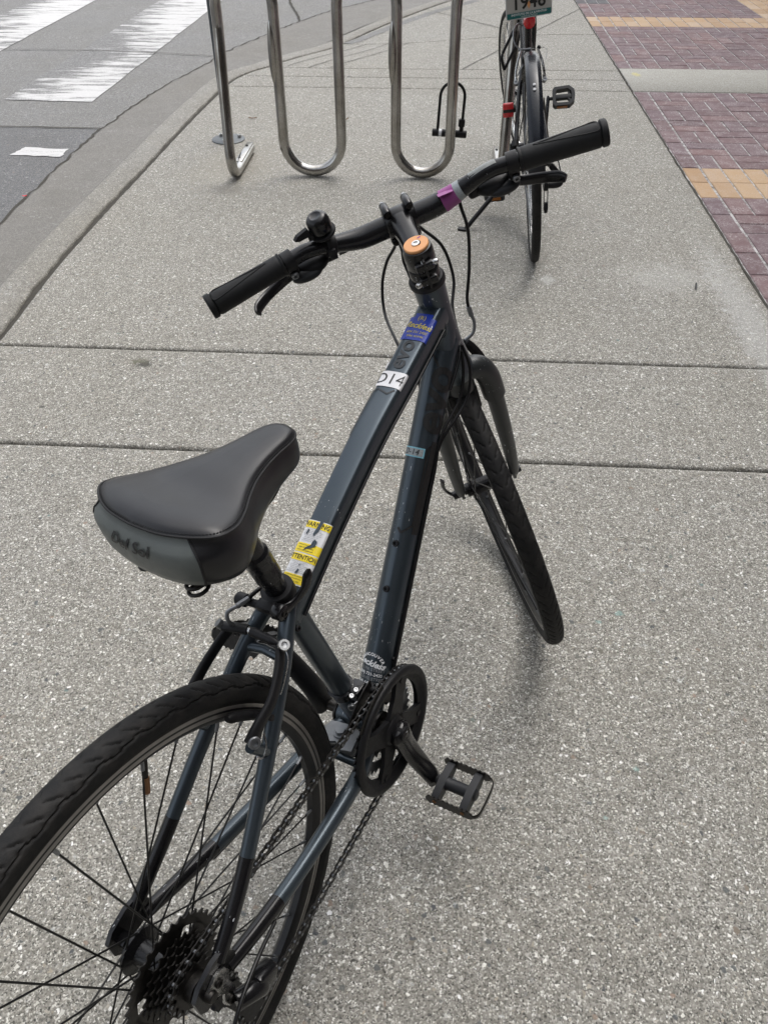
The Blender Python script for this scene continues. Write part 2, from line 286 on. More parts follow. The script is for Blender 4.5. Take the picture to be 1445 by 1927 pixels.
class MB:
    def __init__(s): s.v = []; s.f = []; s.m = []; s.flat = set()
    def add(s, vs, fs, mi=0, flat=False):
        o = len(s.v); s.v += [V(x) for x in vs]
        for f in fs:
            if flat: s.flat.add(len(s.f))
            s.f.append(tuple(i + o for i in f)); s.m.append(mi)
        return s
    def rings(s, R, closed=False, cap=True, mi=0, wrap=True):
        n = len(R[0]); vs = [p for r in R for p in r]; fs = []; k = len(R)
        for i in range(k if closed else k - 1):
            a, b = i * n, ((i + 1) % k) * n
            for j in range(n if wrap else n - 1):
                j2 = (j + 1) % n
                fs.append((a + j, a + j2, b + j2, b + j))
        if cap and not closed:
            fs.append(tuple(reversed(range(n)))); fs.append(tuple(range((k - 1) * n, k * n)))
        return s.add(vs, fs, mi)
    def tube(s, pts, r, seg=12, closed=False, cap=True, up=None, shape=None, mi=0):
        P = [V(p) for p in pts]; k = len(P)
        rr = r if isinstance(r, (list, tuple)) else [r] * k
        R = []; T0 = None; nrm = None
        for i in range(k):
            a = P[i - 1] if (i > 0 or closed) else P[i]; b = P[(i + 1) % k] if (i < k - 1 or closed) else P[i]
            t = (b - a).normalized()
            if nrm is None:
                u0 = V(up) if up else (V((0, 0, 1)) if abs(t.z) < 0.9 else V((1, 0, 0)))
                nrm = (u0 - t * u0.dot(t)).normalized()
            else:
                q = T0.rotation_difference(t); nrm = q @ nrm; nrm = (nrm - t * nrm.dot(t)).normalized()
            T0 = t; bn = t.cross(nrm)
            ring = []
            for j in range(seg):
                th = 2 * PI * j / seg
                if shape: x, y = shape(th, i / (k - 1))
                else: x, y = math.cos(th), math.sin(th)
                ring.append(P[i] + nrm * (x * rr[i]) + bn * (y * rr[i]))
            R.append(ring)
        return s.rings(R, closed, cap, mi)
    def cyl(s, a, b, r, r2=None, seg=20, mi=0, bev=0.0):
        a, b = V(a), V(b); r2 = r if r2 is None else r2
        if bev:
            d = (b - a).normalized() * bev
            return s.tube([a, a + d * 0.999, b - d * 0.999, b], [r - bev, r, r2, r2 - bev], seg, mi=mi)
        return s.tube([a, b], [r, r2], seg, mi=mi)
    def lathe(s, prof, o, ax, seg=32, closed=False, mi=0, cap=True):
        o = V(o); ax = V(ax).normalized(); x = ax.orthogonal().normalized(); y = ax.cross(x)
        R = [[o + ax * h + (x * math.cos(2 * PI * j / seg) + y * math.sin(2 * PI * j / seg)) * r for j in range(seg)] for r, h in prof]
        return s.rings(R, closed, cap and not closed, mi)
    def ell(s, c, rad, R=None, seg=16, rings=10, mi=0):
        c = V(c); R = R or Matrix.Identity(3)
        RR = []
        for i in range(rings + 1):
            a = -PI / 2 + PI * (i + 0.02) / (rings + 0.04)
            RR.append([c + R @ V((rad[0] * math.cos(a) * math.cos(2 * PI * j / seg), rad[1] * math.cos(a) * math.sin(2 * PI * j / seg), rad[2] * math.sin(a))) for j in range(seg)])
        return s.rings(RR, mi=mi)
    def box(s, c, size, R=None, bev=0.0, mi=0):
        b = bmesh.new(); bmesh.ops.create_cube(b, size=1.0)
        for v in b.verts: v.co = V((v.co.x * size[0], v.co.y * size[1], v.co.z * size[2]))
        if bev: bmesh.ops.bevel(b, geom=b.edges[:], offset=bev, segments=2, profile=0.5, affect='EDGES')
        R = R or Matrix.Identity(3); c = V(c)
        b.verts.index_update()
        s.add([c + R @ v.co for v in b.verts], [tuple(v.index for v in f.verts) for f in b.faces], mi); b.free(); return s
    def prism(s, poly, o, ax, ay, th, mi=0):                       # polygon in the (ax, ay) plane, thickness th centred on it
        o, ax, ay = V(o), V(ax), V(ay); n = ax.cross(ay).normalized(); k = len(poly)
        A = [o + ax * p[0] + ay * p[1] - n * th / 2 for p in poly]; B = [p + n * th for p in A]
        fs = [tuple(reversed(range(k))), tuple(range(k, 2 * k))] + [(j, (j + 1) % k, k + (j + 1) % k, k + j) for j in range(k)]
        return s.add(A + B, fs, mi)
    def ringplate(s, outer, inner, o, ax, ay, th, mi=0):            # two outlines with the same point count
        o, ax, ay = V(o), V(ax), V(ay); n = ax.cross(ay).normalized(); k = len(outer)
        q = lambda p, h: o + ax * p[0] + ay * p[1] + n * h
        R = [[q(p, -th / 2) for p in inner], [q(p, -th / 2) for p in outer], [q(p, th / 2) for p in outer], [q(p, th / 2) for p in inner]]
        return s.rings(R, closed=True, mi=mi)
    def build(s, name, mats, parent=None, Mx=None, sharp=32, flat=False):
        me = bpy.data.meshes.new(name); me.from_pydata([tuple(x) for x in s.v], [], s.f)
        for m in (mats if isinstance(mats, (list, tuple)) else [mats]): me.materials.append(M[m])
        me.polygons.foreach_set('material_index', s.m)
        me.polygons.foreach_set('use_smooth', [not flat and i not in s.flat for i in range(len(s.f))])
        b = bmesh.new(); b.from_mesh(me); bmesh.ops.recalc_face_normals(b, faces=b.faces[:]); b.to_mesh(me); b.free()
        if not flat: me.set_sharp_from_angle(angle=math.radians(sharp))
        me.update()
        return link(name, me, parent, Mx)
def link(name, me, parent=None, Mx=None):
    o = bpy.data.objects.new(name, me); C.objects.link(o)
    if parent: o.parent = parent
    if Mx is not None: o.matrix_basis = Mx
    return o
def empty(name, Mx, label, cat, group=None):
    o = bpy.data.objects.new(name, None); C.objects.link(o); o.matrix_world = Mx; o.empty_display_size = 0.1
    return tag(o, label, cat, group)
def tag(o, label=None, cat=None, group=None, kind=None):
    for k, v in (('label', label), ('category', cat), ('group', group), ('kind', kind)):
        if v: o[k] = v
    return o
def cyl_dir(a, b): return (V(b) - V(a)).normalized()
def text2d(s, size, align='CENTER', shear=0.0, bold=0.0):
    cu = bpy.data.curves.new('t', 'FONT'); cu.body = s; cu.size = size; cu.align_x = align; cu.align_y = 'CENTER'
    cu.shear = shear; cu.offset = bold; cu.resolution_u = 3
    o = bpy.data.objects.new('t', cu); me = bpy.data.meshes.new_from_object(o)
    if size > 0.015:
        bt = bmesh.new(); bt.from_mesh(me); bmesh.ops.triangulate(bt, faces=bt.faces[:])
        for _ in range(4):
            lg = [e for e in bt.edges if e.calc_length() > 0.0055]
            if not lg: break
            bmesh.ops.subdivide_edges(bt, edges=lg, cuts=1); bmesh.ops.triangulate(bt, faces=bt.faces[:])
        bt.to_mesh(me); bt.free()
    vs = [(v.co.x, v.co.y) for v in me.vertices]; fs = [tuple(p.vertices) for p in me.polygons]
    bpy.data.objects.remove(o); bpy.data.meshes.remove(me); bpy.data.curves.remove(cu)
    return vs, fs
def put_text(mb, s, size, place, mi=0, off=(0, 0), rot=0.0, **kw):  # place(u, v) -> point on a surface
    vs, fs = text2d(s, size, **kw); c, n = math.cos(rot), math.sin(rot)
    mb.add([place(off[0] + x * c - y * n, off[1] + x * n + y * c) for x, y in vs], fs, mi)

# ------------------------------------------------------------------ the ground
XE = 1.2047                                    # brick edge
def ramp_z(x, y): return -0.088 * sstep(5.9, 7.5, y) * sstep(1.0, -0.7, x)
JP = [(-1.475, -12), (-1.475, -8), (-1.475, -4), (-1.475, -1), (-1.475, 1.5), (-1.470, 2.28), (-1.490, 2.84), (-1.484, 3.44), (-1.466, 4.04), (-1.450, 4.67), (-1.422, 5.27), (-1.395, 5.67), (-1.335, 5.90), (-1.21, 6.15), (-1.05, 6.60), (-0.878, 7.05), (-0.70, 7.60), (-0.42, 8.25), (0.0, 8.95), (0.6, 9.6), (1.19, 10.0)]
GP = [(-2.06, -12), (-2.06, -8), (-2.06, -4), (-2.06, -1), (-2.06, 1.5), (-2.03, 3.42), (-2.05, 4.32), (-2.03, 5.04), (-1.95, 5.8), (-1.803, 6.503), (-1.71, 7.008), (-1.481, 7.713), (-1.307, 8.195), (-1.09, 8.705), (-0.90, 8.99), (-0.64, 9.40), (-0.2, 9.95), (0.5, 10.6), (1.19, 11.0)]
JC = crom([(x, y, 0) for x, y in JP], 10); GC = crom([(x, y, 0) for x, y in GP], 10)
def Jx(y): return interp([p.y for p in JC], [p.x for p in JC], y)
def nz(x, y, s): return noise.noise(V((x * s, y * s, 3.3)))

# road: one sheet to the horizon, gutter and kerb on top
mb = MB(); mb.add([(-900, -900, -0.104), (900, -900, -0.104), (900, 900, -0.104), (-900, 900, -0.104)], [(0, 1, 2, 3)])
ground = tag(mb.build('ground', 'asphalt', flat=True), kind='structure')
mb = MB()
xs = [-9, -2.04]; ring = [(-9, -12, -0.100), (-2.05, -12, -0.100), (-2.03, 3.42, -0.100), (-2.05, 4.32, -0.100), (-2.03, 4.975, -0.100), (-9, 5.02, -0.100)]
mb.add(ring, [tuple(range(6))]); patch = tag(mb.build('road', 'asphalt_patch', flat=True), kind='structure')
def ribbon(pts, w, z, name, mat, parent, jit=0.0, wj=0.0):
    P = crom(pts, 14) if len(pts) > 2 else [V(pts[0]).lerp(V(pts[1]), i / 20) for i in range(21)]
    L, R = [], []
    for i, q in enumerate(P):
        a, b = P[max(i - 1, 0)], P[min(i + 1, len(P) - 1)]
        t = (b - a); t.z = 0; t.normalize(); nn = V((-t.y, t.x, 0))
        c = q + nn * jit * nz(q.x * 3 + 9, q.y * 3, 6); ww = w * (1 + wj * nz(q.x, q.y, 25))
        zz = z(c.x, c.y) if callable(z) else z
        L.append(V((c.x, c.y, zz)) + nn * ww / 2); R.append(V((c.x, c.y, zz)) - nn * ww / 2)
    n = len(P); m = MB(); m.add(L + R, [(i, i + 1, n + i + 1, n + i) for i in range(n - 1)])
    return m.build(name, mat, parent, flat=True)
# crack between asphalt and gutter, seam of the patch
ribbon([(x, y, 0) for x, y in GP[1:]], 0.014, -0.0905, 'edge_crack', 'joint_dirt', ground, 0.02, 0.9)
ribbon([(-9, 5.02, 0), (-4, 4.99, 0), (-2.03, 4.972, 0)], 0.016, -0.0955, 'seam', 'joint_dirt', ground, 0.006, 0.8)
ribbon([(-1.307, 8.195, 0), (-1.40, 8.6, 0), (-1.572, 9.269, 0), (-1.7, 10, 0)], 0.02, -0.097, 'seam', 'joint_dirt', ground, 0.01, 0.8)
ribbon([(-6, 6.9, 0), (-3.2, 7.02, 0), (-1.74, 6.86, 0)], 0.010, -0.097, 'seam', 'groove_dirt', ground, 0.02, 0.8)
def marking(corners, name='road_marking'):
    a, b, c, d = [V((x, y, 0)) for x, y in corners]; n = 24; m = MB(); vs, fs = [], []
    for i in range(n + 1):
        for j in range(7):
            q = a.lerp(b, j / 6).lerp(d.lerp(c, j / 6), i / n)
            if j in (0, 6) or i in (0, n): q += V((nz(q.x, q.y, 31), nz(q.y, q.x, 27), 0)) * 0.012
            vs.append((q.x, q.y, -0.1005 if q.y > 5.2 else -0.0968))
    for i in range(n):
        for j in range(6): k = i * 7 + j; fs.append((k, k + 1, k + 8, k + 7))
    m.add(vs, fs); return m.build(name, 'road_paint', ground, flat=True)
marking([(-2.92, 5.58), (-2.31, 5.555), (-2.26, 9.9), (-2.90, 9.9)])
marking([(-4.20, 5.62), (-3.56, 5.60), (-3.56, 9.9), (-4.20, 9.9)])
marking([(-5.48, 5.66), (-4.84, 5.64), (-4.84, 9.9), (-5.48, 9.9)])
marking([(-2.40, 4.465), (-2.105, 4.44), (-2.110, 4.578), (-2.37, 4.60)])

# kerb and gutter
def off_path(P, d):
    out = []
    for i, q in enumerate(P):
        a, b = P[max(i - 1, 0)], P[min(i + 1, len(P) - 1)]; t = (b - a).normalized(); out.append(q + V((-t.y, t.x, 0)) * d)
    return out
def resamp(P, n):
    L = [0.0]
    for i in range(1, len(P)): L.append(L[-1] + (P[i] - P[i - 1]).length)
    out = []
    for k in range(n):
        s = L[-1] * k / (n - 1); j = 0
        while j < len(L) - 2 and L[j + 1] < s: j += 1
        out.append(P[j].lerp(P[j + 1], (s - L[j]) / max(1e-9, L[j + 1] - L[j])))
    return out
JJ = resamp([p for p in JC if p.y > -4], 420)
R = []
for q, o, g in zip(JJ, off_path(JJ, 0.165), resamp([p for p in GC if p.y > -4], 420)):
    zt = ramp_z(q.x, q.y) - 0.001; n1 = (o - q).normalized(); j = 0.002 * nz(q.x, q.y, 40) + 0.0022 * nz(q.x, q.y, 9)
    a = q + n1 * (0.022 + 3.5 * j)
    R.append([a + V((0, 0, zt - 0.05)), a + V((0, 0, zt - 0.006)), a + n1 * 0.006 + V((0, 0, zt)), o - n1 * 0.022 + V((0, 0, zt)), o - n1 * (0.006 + j) + V((0, 0, zt - 0.006)), o + n1 * (0.002 + j) + V((0, 0, zt - 0.024)), o + n1 * 0.012 + V((0, 0, min(zt - 0.03, -0.098)))])
mb = MB(); mb.rings(R, cap=False, wrap=False); kerb = tag(mb.build('kerb', 'kerb_concrete', sharp=60), kind='structure')
R = []
for o, g in zip(off_path(JJ, 0.170), resamp([p for p in GC if p.y > -4], 420)):
    R.append([o + V((0, 0, -0.0935)), o.lerp(g, 0.5) + V((0, 0, -0.0930)), g + V((0, 0, -0.0925)), g + V((-0.001, 0, -0.15))])
mb = MB(); mb.rings(R, cap=False, wrap=False); gutter = tag(mb.build('gutter', 'gutter_concrete', sharp=60), kind='structure')

# sidewalk: a dirt-dark bed, one slab per panel, joints left open
mb = MB(); ys = [-12 + i * 0.25 for i in range(88)]
mb.rings([[V((lerp(Jx(y) - 0.03, XE + 0.02, t / 10), y, ramp_z(lerp(Jx(y), XE, t / 10), y) - 0.012)) for t in range(11)] for y in ys], cap=False, wrap=False)
sidewalk = tag(mb.build('sidewalk', 'joint_dirt'), kind='structure')
def slab(y0, y1, g0=0.0045, g1=0.0045, fx0=None, fx1=None):
    ny = max(8, min(140, int((y1 - y0) / 0.02))); nx = 90
    es = [0.0, 0.0035, 0.009, 0.018]
    yy = [y0 + g0 + e for e in es] + [lerp(y0 + g0 + 0.03, y1 - g1 - 0.03, i / ny) for i in range(ny + 1)] + [y1 - g1 - e for e in reversed(es)]
    drop = {0: 0.009, 1: 0.0025, 2: 0.0006}
    G = []
    for i, y in enumerate(yy):
        a = (fx0(y) if fx0 else Jx(y) + 0.004); b = (fx1(y) if fx1 else XE - 0.004)
        xx = [a + e for e in es] + [lerp(a + 0.03, b - 0.03, k / nx) for k in range(nx + 1)] + [b - e for e in reversed(es)]
        row = []
        for j, x in enumerate(xx):
            d = max(drop.get(min(i, len(yy) - 1 - i), 0), drop.get(min(j, len(xx) - 1 - j), 0))
            jy = (0.0022 * nz(x, y0, 30) + 0.0012 * nz(x, y0, 110)) if min(i, len(yy) - 1 - i) < 3 else 0
            jx = (0.0030 * nz(b, y, 25) + 0.0015 * nz(a, y, 90)) if min(j, len(xx) - 1 - j) < 3 else 0
            row.append(V((x + jx, y + jy, ramp_z(x, y) - d + 0.0006 * nz(x, y, 5))))
        G.append(row)
    R = [[V((q.x, q.y, q.z - 0.03)) for q in G[0]]] + G + [[V((q.x, q.y, q.z - 0.03)) for q in G[-1]]]
    m = MB(); m.rings(R, cap=False, wrap=False); return m.build('concrete_slab', 'concrete', sidewalk, sharp=70)
for y0, y1 in ((-3.2, -0.6), (-0.6, 1.722), (1.722, 2.258)): slab(y0, y1)
slab(2.258, 5.575, 0.0045, 0.002)
slab(5.575, 5.845, 0.002, 0.002); slab(5.845, 6.095, 0.002, 0.002); slab(6.095, 7.25, 0.002, 0.003)
slab(7.25, 9.4, 0.003, 0.003)
gz = lambda x, y: ramp_z(x, y) + 0.0035
for pts in ([(-1.09, 6.14, 0), (-0.62, 7.24, 0)], [(-0.93, 6.10, 0), (-0.45, 7.24, 0)], [(-0.78, 6.10, 0), (-0.28, 7.24, 0)], [(0.136, 6.10, 0), (0.40, 6.70, 0), (0.66, 7.24, 0)],
            [(0.66, 7.22, 0), (0.30, 7.85, 0), (-0.19, 8.68, 0)], [(0.66, 7.22, 0), (1.19, 8.30, 0)]):
    ribbon(pts, 0.007, gz, 'score_line', 'groove_dirt', sidewalk, 0.006, 0.6)
ribbon([(-0.78, 7.25, 0), (-0.55, 7.75, 0), (-0.30, 8.2, 0), (-0.05, 8.55, 0), (0.3, 8.9, 0)], 0.09, lambda x, y: ramp_z(x, y) + 0.003, 'tar_strip', 'asphalt', sidewalk, 0.01, 0.3)

# brick paving
U = 0.20135; Y0 = 5.3611; XA = XE + 0.098
mb = MB(); mb.add([(XE - 0.001, -12, -0.0042), (40, -12, -0.0042), (40, 60, -0.0042), (XE - 0.001, 60, -0.0042)], [(0, 1, 2, 3)])
paving = tag(mb.build('brick_pavement', 'brick_bed', flat=True), kind='structure')
mb = MB(); mb.rings([[V((x, y, z)) for x in [XE + 0.006 + i * 0.13 for i in range(60)]] for y, z in ((5.580, -0.02), (5.580, -0.003), (5.584, 0.0012), (5.87, 0.0015), (6.160, 0.0012), (6.164, -0.003), (6.164, -0.02))], cap=False, wrap=False)
band = tag(mb.build('paved_band', 'band_concrete', paving, sharp=60))
ribbon([(XE - 0.001, -6 + i * 0.5, 0) for i in range(33)], 0.012, -0.0032, 'edge_joint', 'joint_dirt', paving, 0.003, 0.9)
bricks = []                                                        # (cx, cy, wx, wy, material)
def unit(c, x0, y0, w, vert, mat):
    if w < 0.15: bricks.append((x0 + w / 2, y0 + U / 2, w, U, mat)); return
    if vert: bricks.extend([(x0 + w / 4, y0 + U / 2, w / 2, U, mat), (x0 + 3 * w / 4, y0 + U / 2, w / 2, U, mat)])
    else: bricks.extend([(x0 + w / 2, y0 + U / 4, w, U / 2, mat), (x0 + w / 2, y0 + 3 * U / 4, w, U / 2, mat)])
def field(rows, ncol, kind):
    for r, y0 in rows:
        for c in range(-1, ncol):
            x0 = XE + 0.004 if c < 0 else XA + c * U; w = 0.092 if c < 0 else U
            mat, vert = kind(r, c, x0, y0); unit(c, x0, y0, w, vert, mat)
def kind1(r, c, x, y):
    if r in (6, 7): return 'brick_tan', True
    return 'brick_plum', (r + c) % 2 == (1 if r < 6 else 0)
field([(r, Y0 - (r + 1) * U) for r in range(-1, 26)], 12, kind1)
def kind2(r, c, x, y):
    if r in (7, 8): return 'brick_tan', True
    if x > 2.58 and r > 8: return 'brick_tan', True
    if r == 12 and c < 1: return 'brick_grey', True
    return 'brick_plum', (r + c) % 2 == 0
field([(r, 6.168 + r * U) for r in range(0, 24)], 14, kind2)
def in_view(x, y):
    q = cam.matrix_world.inverted() @ V((x, y, 0)); u = -q.x / q.z * 1475.7; v = -q.y / q.z * 1475.7
    return abs(u) < 760 and abs(v) < 1000
def brick_mesh(wx, wy, mat, seed):
    e = 0.003; hx, hy = wx / 2 - 0.0048, wy / 2 - 0.0024; m = MB(); rr = random.Random(seed)
    j = lambda: rr.uniform(-0.0009, 0.0009)
    lo = [(-hx + j(), -hy + j()), (hx + j(), -hy + j()), (hx + j(), hy + j()), (-hx + j(), hy + j())]
    R = [[V((x, y, -0.02)) for x, y in lo], [V((x, y, -0.003)) for x, y in lo], [V((x - math.copysign(e, x), y - math.copysign(e, y), 0.0)) for x, y in lo]]
    m.rings(R); me_o = m.build('brick', mat, None, sharp=25); me = me_o.data; bpy.data.objects.remove(me_o); return me
cache = {}
vis = sorted([b for b in bricks if in_view(b[0], b[1])], key=lambda b: b[0] ** 2 + b[1] ** 2)
near, rest = vis[:298], vis[298:] + [b for b in bricks if not in_view(b[0], b[1])]
for cx, cy, wx, wy, mat in near:
    k = (round(wx, 3), round(wy, 3), mat, random.randrange(4))
    if k not in cache: cache[k] = brick_mesh(wx, wy, mat, hash(k[:2]) + k[3])
    link('brick', cache[k], paving, T(cx, cy, random.uniform(-0.0012, 0.0014)) @ RX(random.uniform(-.006, .006)) @ RY(random.uniform(-.008, .008)) @ RZ(random.uniform(-.006, .006)))
mb = MB(); mn = ['brick_plum', 'brick_tan', 'brick_grey']
for cx, cy, wx, wy, mat in rest:
    hx, hy = wx / 2 - 0.0048, wy / 2 - 0.0024; z = random.uniform(-0.0012, 0.0014)
    vsx = [(cx - hx, cy - hy, -0.02), (cx + hx, cy - hy, -0.02), (cx + hx, cy + hy, -0.02), (cx - hx, cy + hy, -0.02)]
    mb.add(vsx + [(x, y, z) for x, y, _ in vsx], [(0, 1, 5, 4), (1, 2, 6, 5), (2, 3, 7, 6), (3, 0, 4, 7), (4, 5, 6, 7)], mn.index(mat))
tag(mb.build('far_bricks', mn, paving, flat=True), kind='stuff')

# ------------------------------------------------------------------ building fronts added out of view, beside paving and behind viewer, to shade bicycle
plain('added_facade', (0.105, 0.088, 0.076), 0.85, var=0.3, scale=1.5)
plain('added_glass', (0.02, 0.025, 0.03), 0.08, var=0.2)
def front(cx, cy, L, H, rz):
    m = MB(); m.box((0, 3.0, H / 2 - 0.01), (L, 6.0, H)); m.box((0, -0.15, H - 0.25), (L + 0.3, 0.5, 0.5)); m.box((0, -0.06, 4.2), (L, 0.3, 0.35))
    w = tag(m.build('added_shade_wall', 'added_facade', None, T(cx, cy, 0) @ RZ(rz), sharp=30), kind='structure'); me = None
    fm = MB(); fm.box((0, -0.02, 0), (1.3, 0.08, 1.9)); gm = MB(); gm.box((0, -0.05, 0), (1.14, 0.05, 1.74))
    for k in range(int(L / 2.6)):
        for z in (2.2, 6.2, 9.6, 12.6):
            x = -L / 2 + 1.6 + k * 2.6
            if me is None: f = fm.build('added_window', 'pole_grey', w, T(x, 0, z)); g = gm.build('added_pane', 'added_glass', f); me = (f.data, g.data)
            else: f = link('added_window', me[0], w, T(x, 0, z)); g = link('added_pane', me[1], f)
front(7.6, 4.0, 36.0, 14.5, -PI / 2)
front(3.0, -11.0, 24.0, 14.5, PI)
# ------------------------------------------------------------------ bicycle parts shared by both bicycles
def spoke_mesh(flange_r, rim_r, y, ang0, ang1, r=0.0012):
    a = V((flange_r * math.cos(ang0), y, flange_r * math.sin(ang0))); b = V((rim_r * math.cos(ang1), y * 0.12, rim_r * math.sin(ang1)))
    m = MB(); m.tube([a, b], r, 6); d = (b - a).normalized(); m.tube([b - d * 0.013, b], 0.0022, 6, mi=1); return m
def tyre_geo(R, r, tread='wave', nseg=1200, nring=56):
    m = MB(); RR = []
    per = 46
    for i in range(nseg):
        ph = 2 * PI * i / nseg; t = (i * per / nseg) % 1.0
        ring = []
        for j in range(nring):
            th = -2.62 + 5.24 * j / (nring - 1)                   # 0 = crown of the tread
            a = abs(th); side = 1 if th > 0 else -1; h = 0.0
            tt = (t + (0.5 if side < 0 else 0)) % 1.0
            if tread == 'wave':
                edge = 0.96 + 0.17 * abs(math.sin(PI * tt)) + 0.03 * math.sin(4 * PI * tt + 0.6)
                e2 = edge - 0.12
                if a < e2: h = 0.0011
                elif a < edge: h = -0.0012
                else: h = 0.0004 if a < 1.35 else 0.0
                if 0.15 < a < 0.8 and abs(((tt * 2 + a * 1.1) % 1.0) - 0.5) < 0.09: h -= 0.0016
            else:
                h = 0.0011 * (1 if ((t * 3 + a * 0.9) % 1.0) > 0.25 else 0) if a < 1.0 else 0.0
            if 1.78 < a < 1.90: h += 0.0006
            rad = r + h; c = R - r
            rr = c + rad * math.cos(th); yy = rad * math.sin(th) * 1.0
            ring.append(V((rr * math.cos(ph), yy, rr * math.sin(ph))))
        RR.append(ring)
    m.rings(RR, closed=True, wrap=False); return m
def rim_geo(rb, w, depth, track=True):
    # closed section, revolved: outer hooks at rb, well, box down to rb - depth
    s = [(rb + 0.003, -w), (rb + 0.003, -w + 0.002), (rb - 0.004, -w + 0.0035), (rb - 0.006, 0), (rb - 0.004, w - 0.0035), (rb + 0.003, w - 0.002), (rb + 0.003, w),
         (rb - 0.004, w), (rb - 0.0065, w), (rb - 0.0085, w), (rb - 0.011, w), (rb - 0.0135, w * 0.97), (rb - depth + 0.002, w * 0.55), (rb - depth, w * 0.40),
         (rb - depth, -w * 0.40), (rb - depth + 0.002, -w * 0.55), (rb - 0.0135, -w * 0.97), (rb - 0.011, -w), (rb - 0.0085, -w), (rb - 0.0065, -w), (rb - 0.004, -w)]
    m = MB(); n = 180; k = len(s)
    vs = [V((r * math.cos(2 * PI * i / n), y, r * math.sin(2 * PI * i / n))) for i in range(n) for r, y in s]
    fs = []; ms = []
    for i in range(n):
        for j in range(k):
            a, b = i * k, ((i + 1) % n) * k; j2 = (j + 1) % k
            mi = 1 if (track and j in (6, 8, 9, 17, 18, 20)) else 0
            m.f.append((a + j, a + j2, b + j2, b + j)); m.m.append(mi)
    m.v = vs; return m
def make_wheel(parent, Mx, R=0.346, r=0.0178, rear=False, tread='wave', rim='rim_black', track=True, nsp=32, spoke='spoke_black', rot=0.0, reflector=False, nseg=1200):
    rb = R - 2 * r + 0.004
    w = rim_geo(rb, 0.0118, 0.021, track).build('wheel', [rim, 'rim_track'], parent, Mx, sharp=40)
    tyre_geo(R, r, tread, nseg).build('tyre', 'tyre_rubber', w, sharp=50)
    hub = MB(); fl = 0.026 if not rear else 0.029; yl, yr = (0.034, -0.034) if not rear else (0.036, -0.014)
    hub.lathe([(0.010, yl + 0.012), (0.0145, yl + 0.011), (0.0145, yl + 0.004), (fl, yl + 0.002), (fl, yl - 0.002), (0.0165, yl - 0.007), (0.0150, (yl + yr) / 2), (0.0165, yr + 0.007), (fl, yr + 0.002), (fl, yr - 0.002), (0.0145, yr - 0.004), (0.0145, yr - 0.011), (0.010, yr - 0.012)], (0, 0, 0), (0, 1, 0), 36)
    ow = 0.050 if not rear else 0.0665
    hub.cyl((0, -ow - 0.006, 0), (0, ow + 0.006, 0), 0.0048, seg=14)
    for sg in (1, -1): hub.cyl((0, sg * (ow - 0.012), 0), (0, sg * ow, 0), 0.0095, seg=6)
    hub.build('hub', 'gloss_black', w)
    per = nsp // 4
    A = [0, 0, 0, 0]
    for sidei, y in ((0, yl), (1, yr)):
        for dirn in (1, -1):
            me = None
            base_rim = 2 * PI * (sidei * 1 + (0 if dirn > 0 else 2)) / nsp
            twist = dirn * 3 * 2 * PI / (nsp / 2) * 0.94
            so = spoke_mesh(fl - 0.003, rb - 0.020, y, base_rim - twist, base_rim).build('spoke', [spoke, 'dull_alloy'], w, RY(rot))
            me = so.data
            for k in range(1, per): link('spoke', me, w, RY(rot + k * 2 * PI / per))
    vm = MB(); vm.tube([(rb - 0.019, 0, 0), (rb - 0.046, 0, 0)], [0.0032, 0.0028], 10); vm.tube([(rb - 0.046, 0, 0), (rb - 0.066, 0, 0)], [0.0040, 0.0036], 10, mi=1)
    vm.build('valve', ['dark_steel', 'brass_rust' if rear else 'matte_black'], w, RY(rot - 1.36 if rear else rot + 2.0))
    if reflector:
        m = MB(); m.prism([(-0.045, -0.010), (0.045, -0.010), (0.040, 0.012), (-0.040, 0.012)], (rb - 0.06, 0.012, 0), (0, 0, 1), (1, 0, 0), 0.008)
        m.build('reflector', 'sticker_white', w, RY(rot + reflector))
    return w
def bolt(parent, c, d, r=0.004, h=0.004, mat='steel', name='bolt', hexr=True, Mx=None):
    d = V(d).normalized(); m = MB(); c = V(c)
    m.lathe([(r * 0.98, 0), (r, h * 0.2), (r, h * 0.75), (r * 0.86, h), (r * 0.5, h), (r * 0.48, h * 0.45), (0.0001, h * 0.42)], c, d, 16)
    return m.build(name, mat, parent, Mx)
def toothed(n, pitch_r, tooth=0.0042, sub=4):
    pts = []
    for i in range(n):
        for k, h in ((0, -0.55), (1, -0.35), (2, 0.75), (2.6, 0.75), (3.6, -0.35)):
            a = 2 * PI * (i + k / 4.6) / n; pts.append(((pitch_r + h * tooth) * math.cos(a), (pitch_r + h * tooth) * math.sin(a)))
    return pts
def circ(n, r, ph=0): return [(r * math.cos(2 * PI * i / n + ph), r * math.sin(2 * PI * i / n + ph)) for i in range(n)]

# ------------------------------------------------------------------ the near bicycle (local frame: x forward, y left, z up, rear axle above the origin)
PITCH = 0.0046
B1 = empty('bicycle', T(-0.237645, 0.28515, 0) @ RZ(1.120573) @ RX(-0.146363) @ RY(PITCH),
           'dark slate bicycle with grey-backed black saddle, large across the middle of the pavement', 'bicycle')
RW = 0.346
AX = V((0, 0, RW)); BB = V((0.432, 0, 0.2897)); STC = V((0.3395, 0, 0.6424))
SA = V((0.9675, 0, 0.3275)); SU = V((-0.3367, 0, 0.9416)).normalized(); SN = V((0.9416, 0, 0.3367)).normalized(); EY = V((0, 1, 0))
FA = V((1.0192, 0, RW)); STEER = 0.732892
MS = T(SA) @ Matrix.Rotation(STEER, 4, SU) @ T(-SA)                # steered parts
def S(n, y, u): return SA + SN * n + EY * y + SU * u               # point in the steering frame
def part(m, name, mat, parent=B1, Mx=None, **k): return m.build(name, mat, parent, Mx, **k)

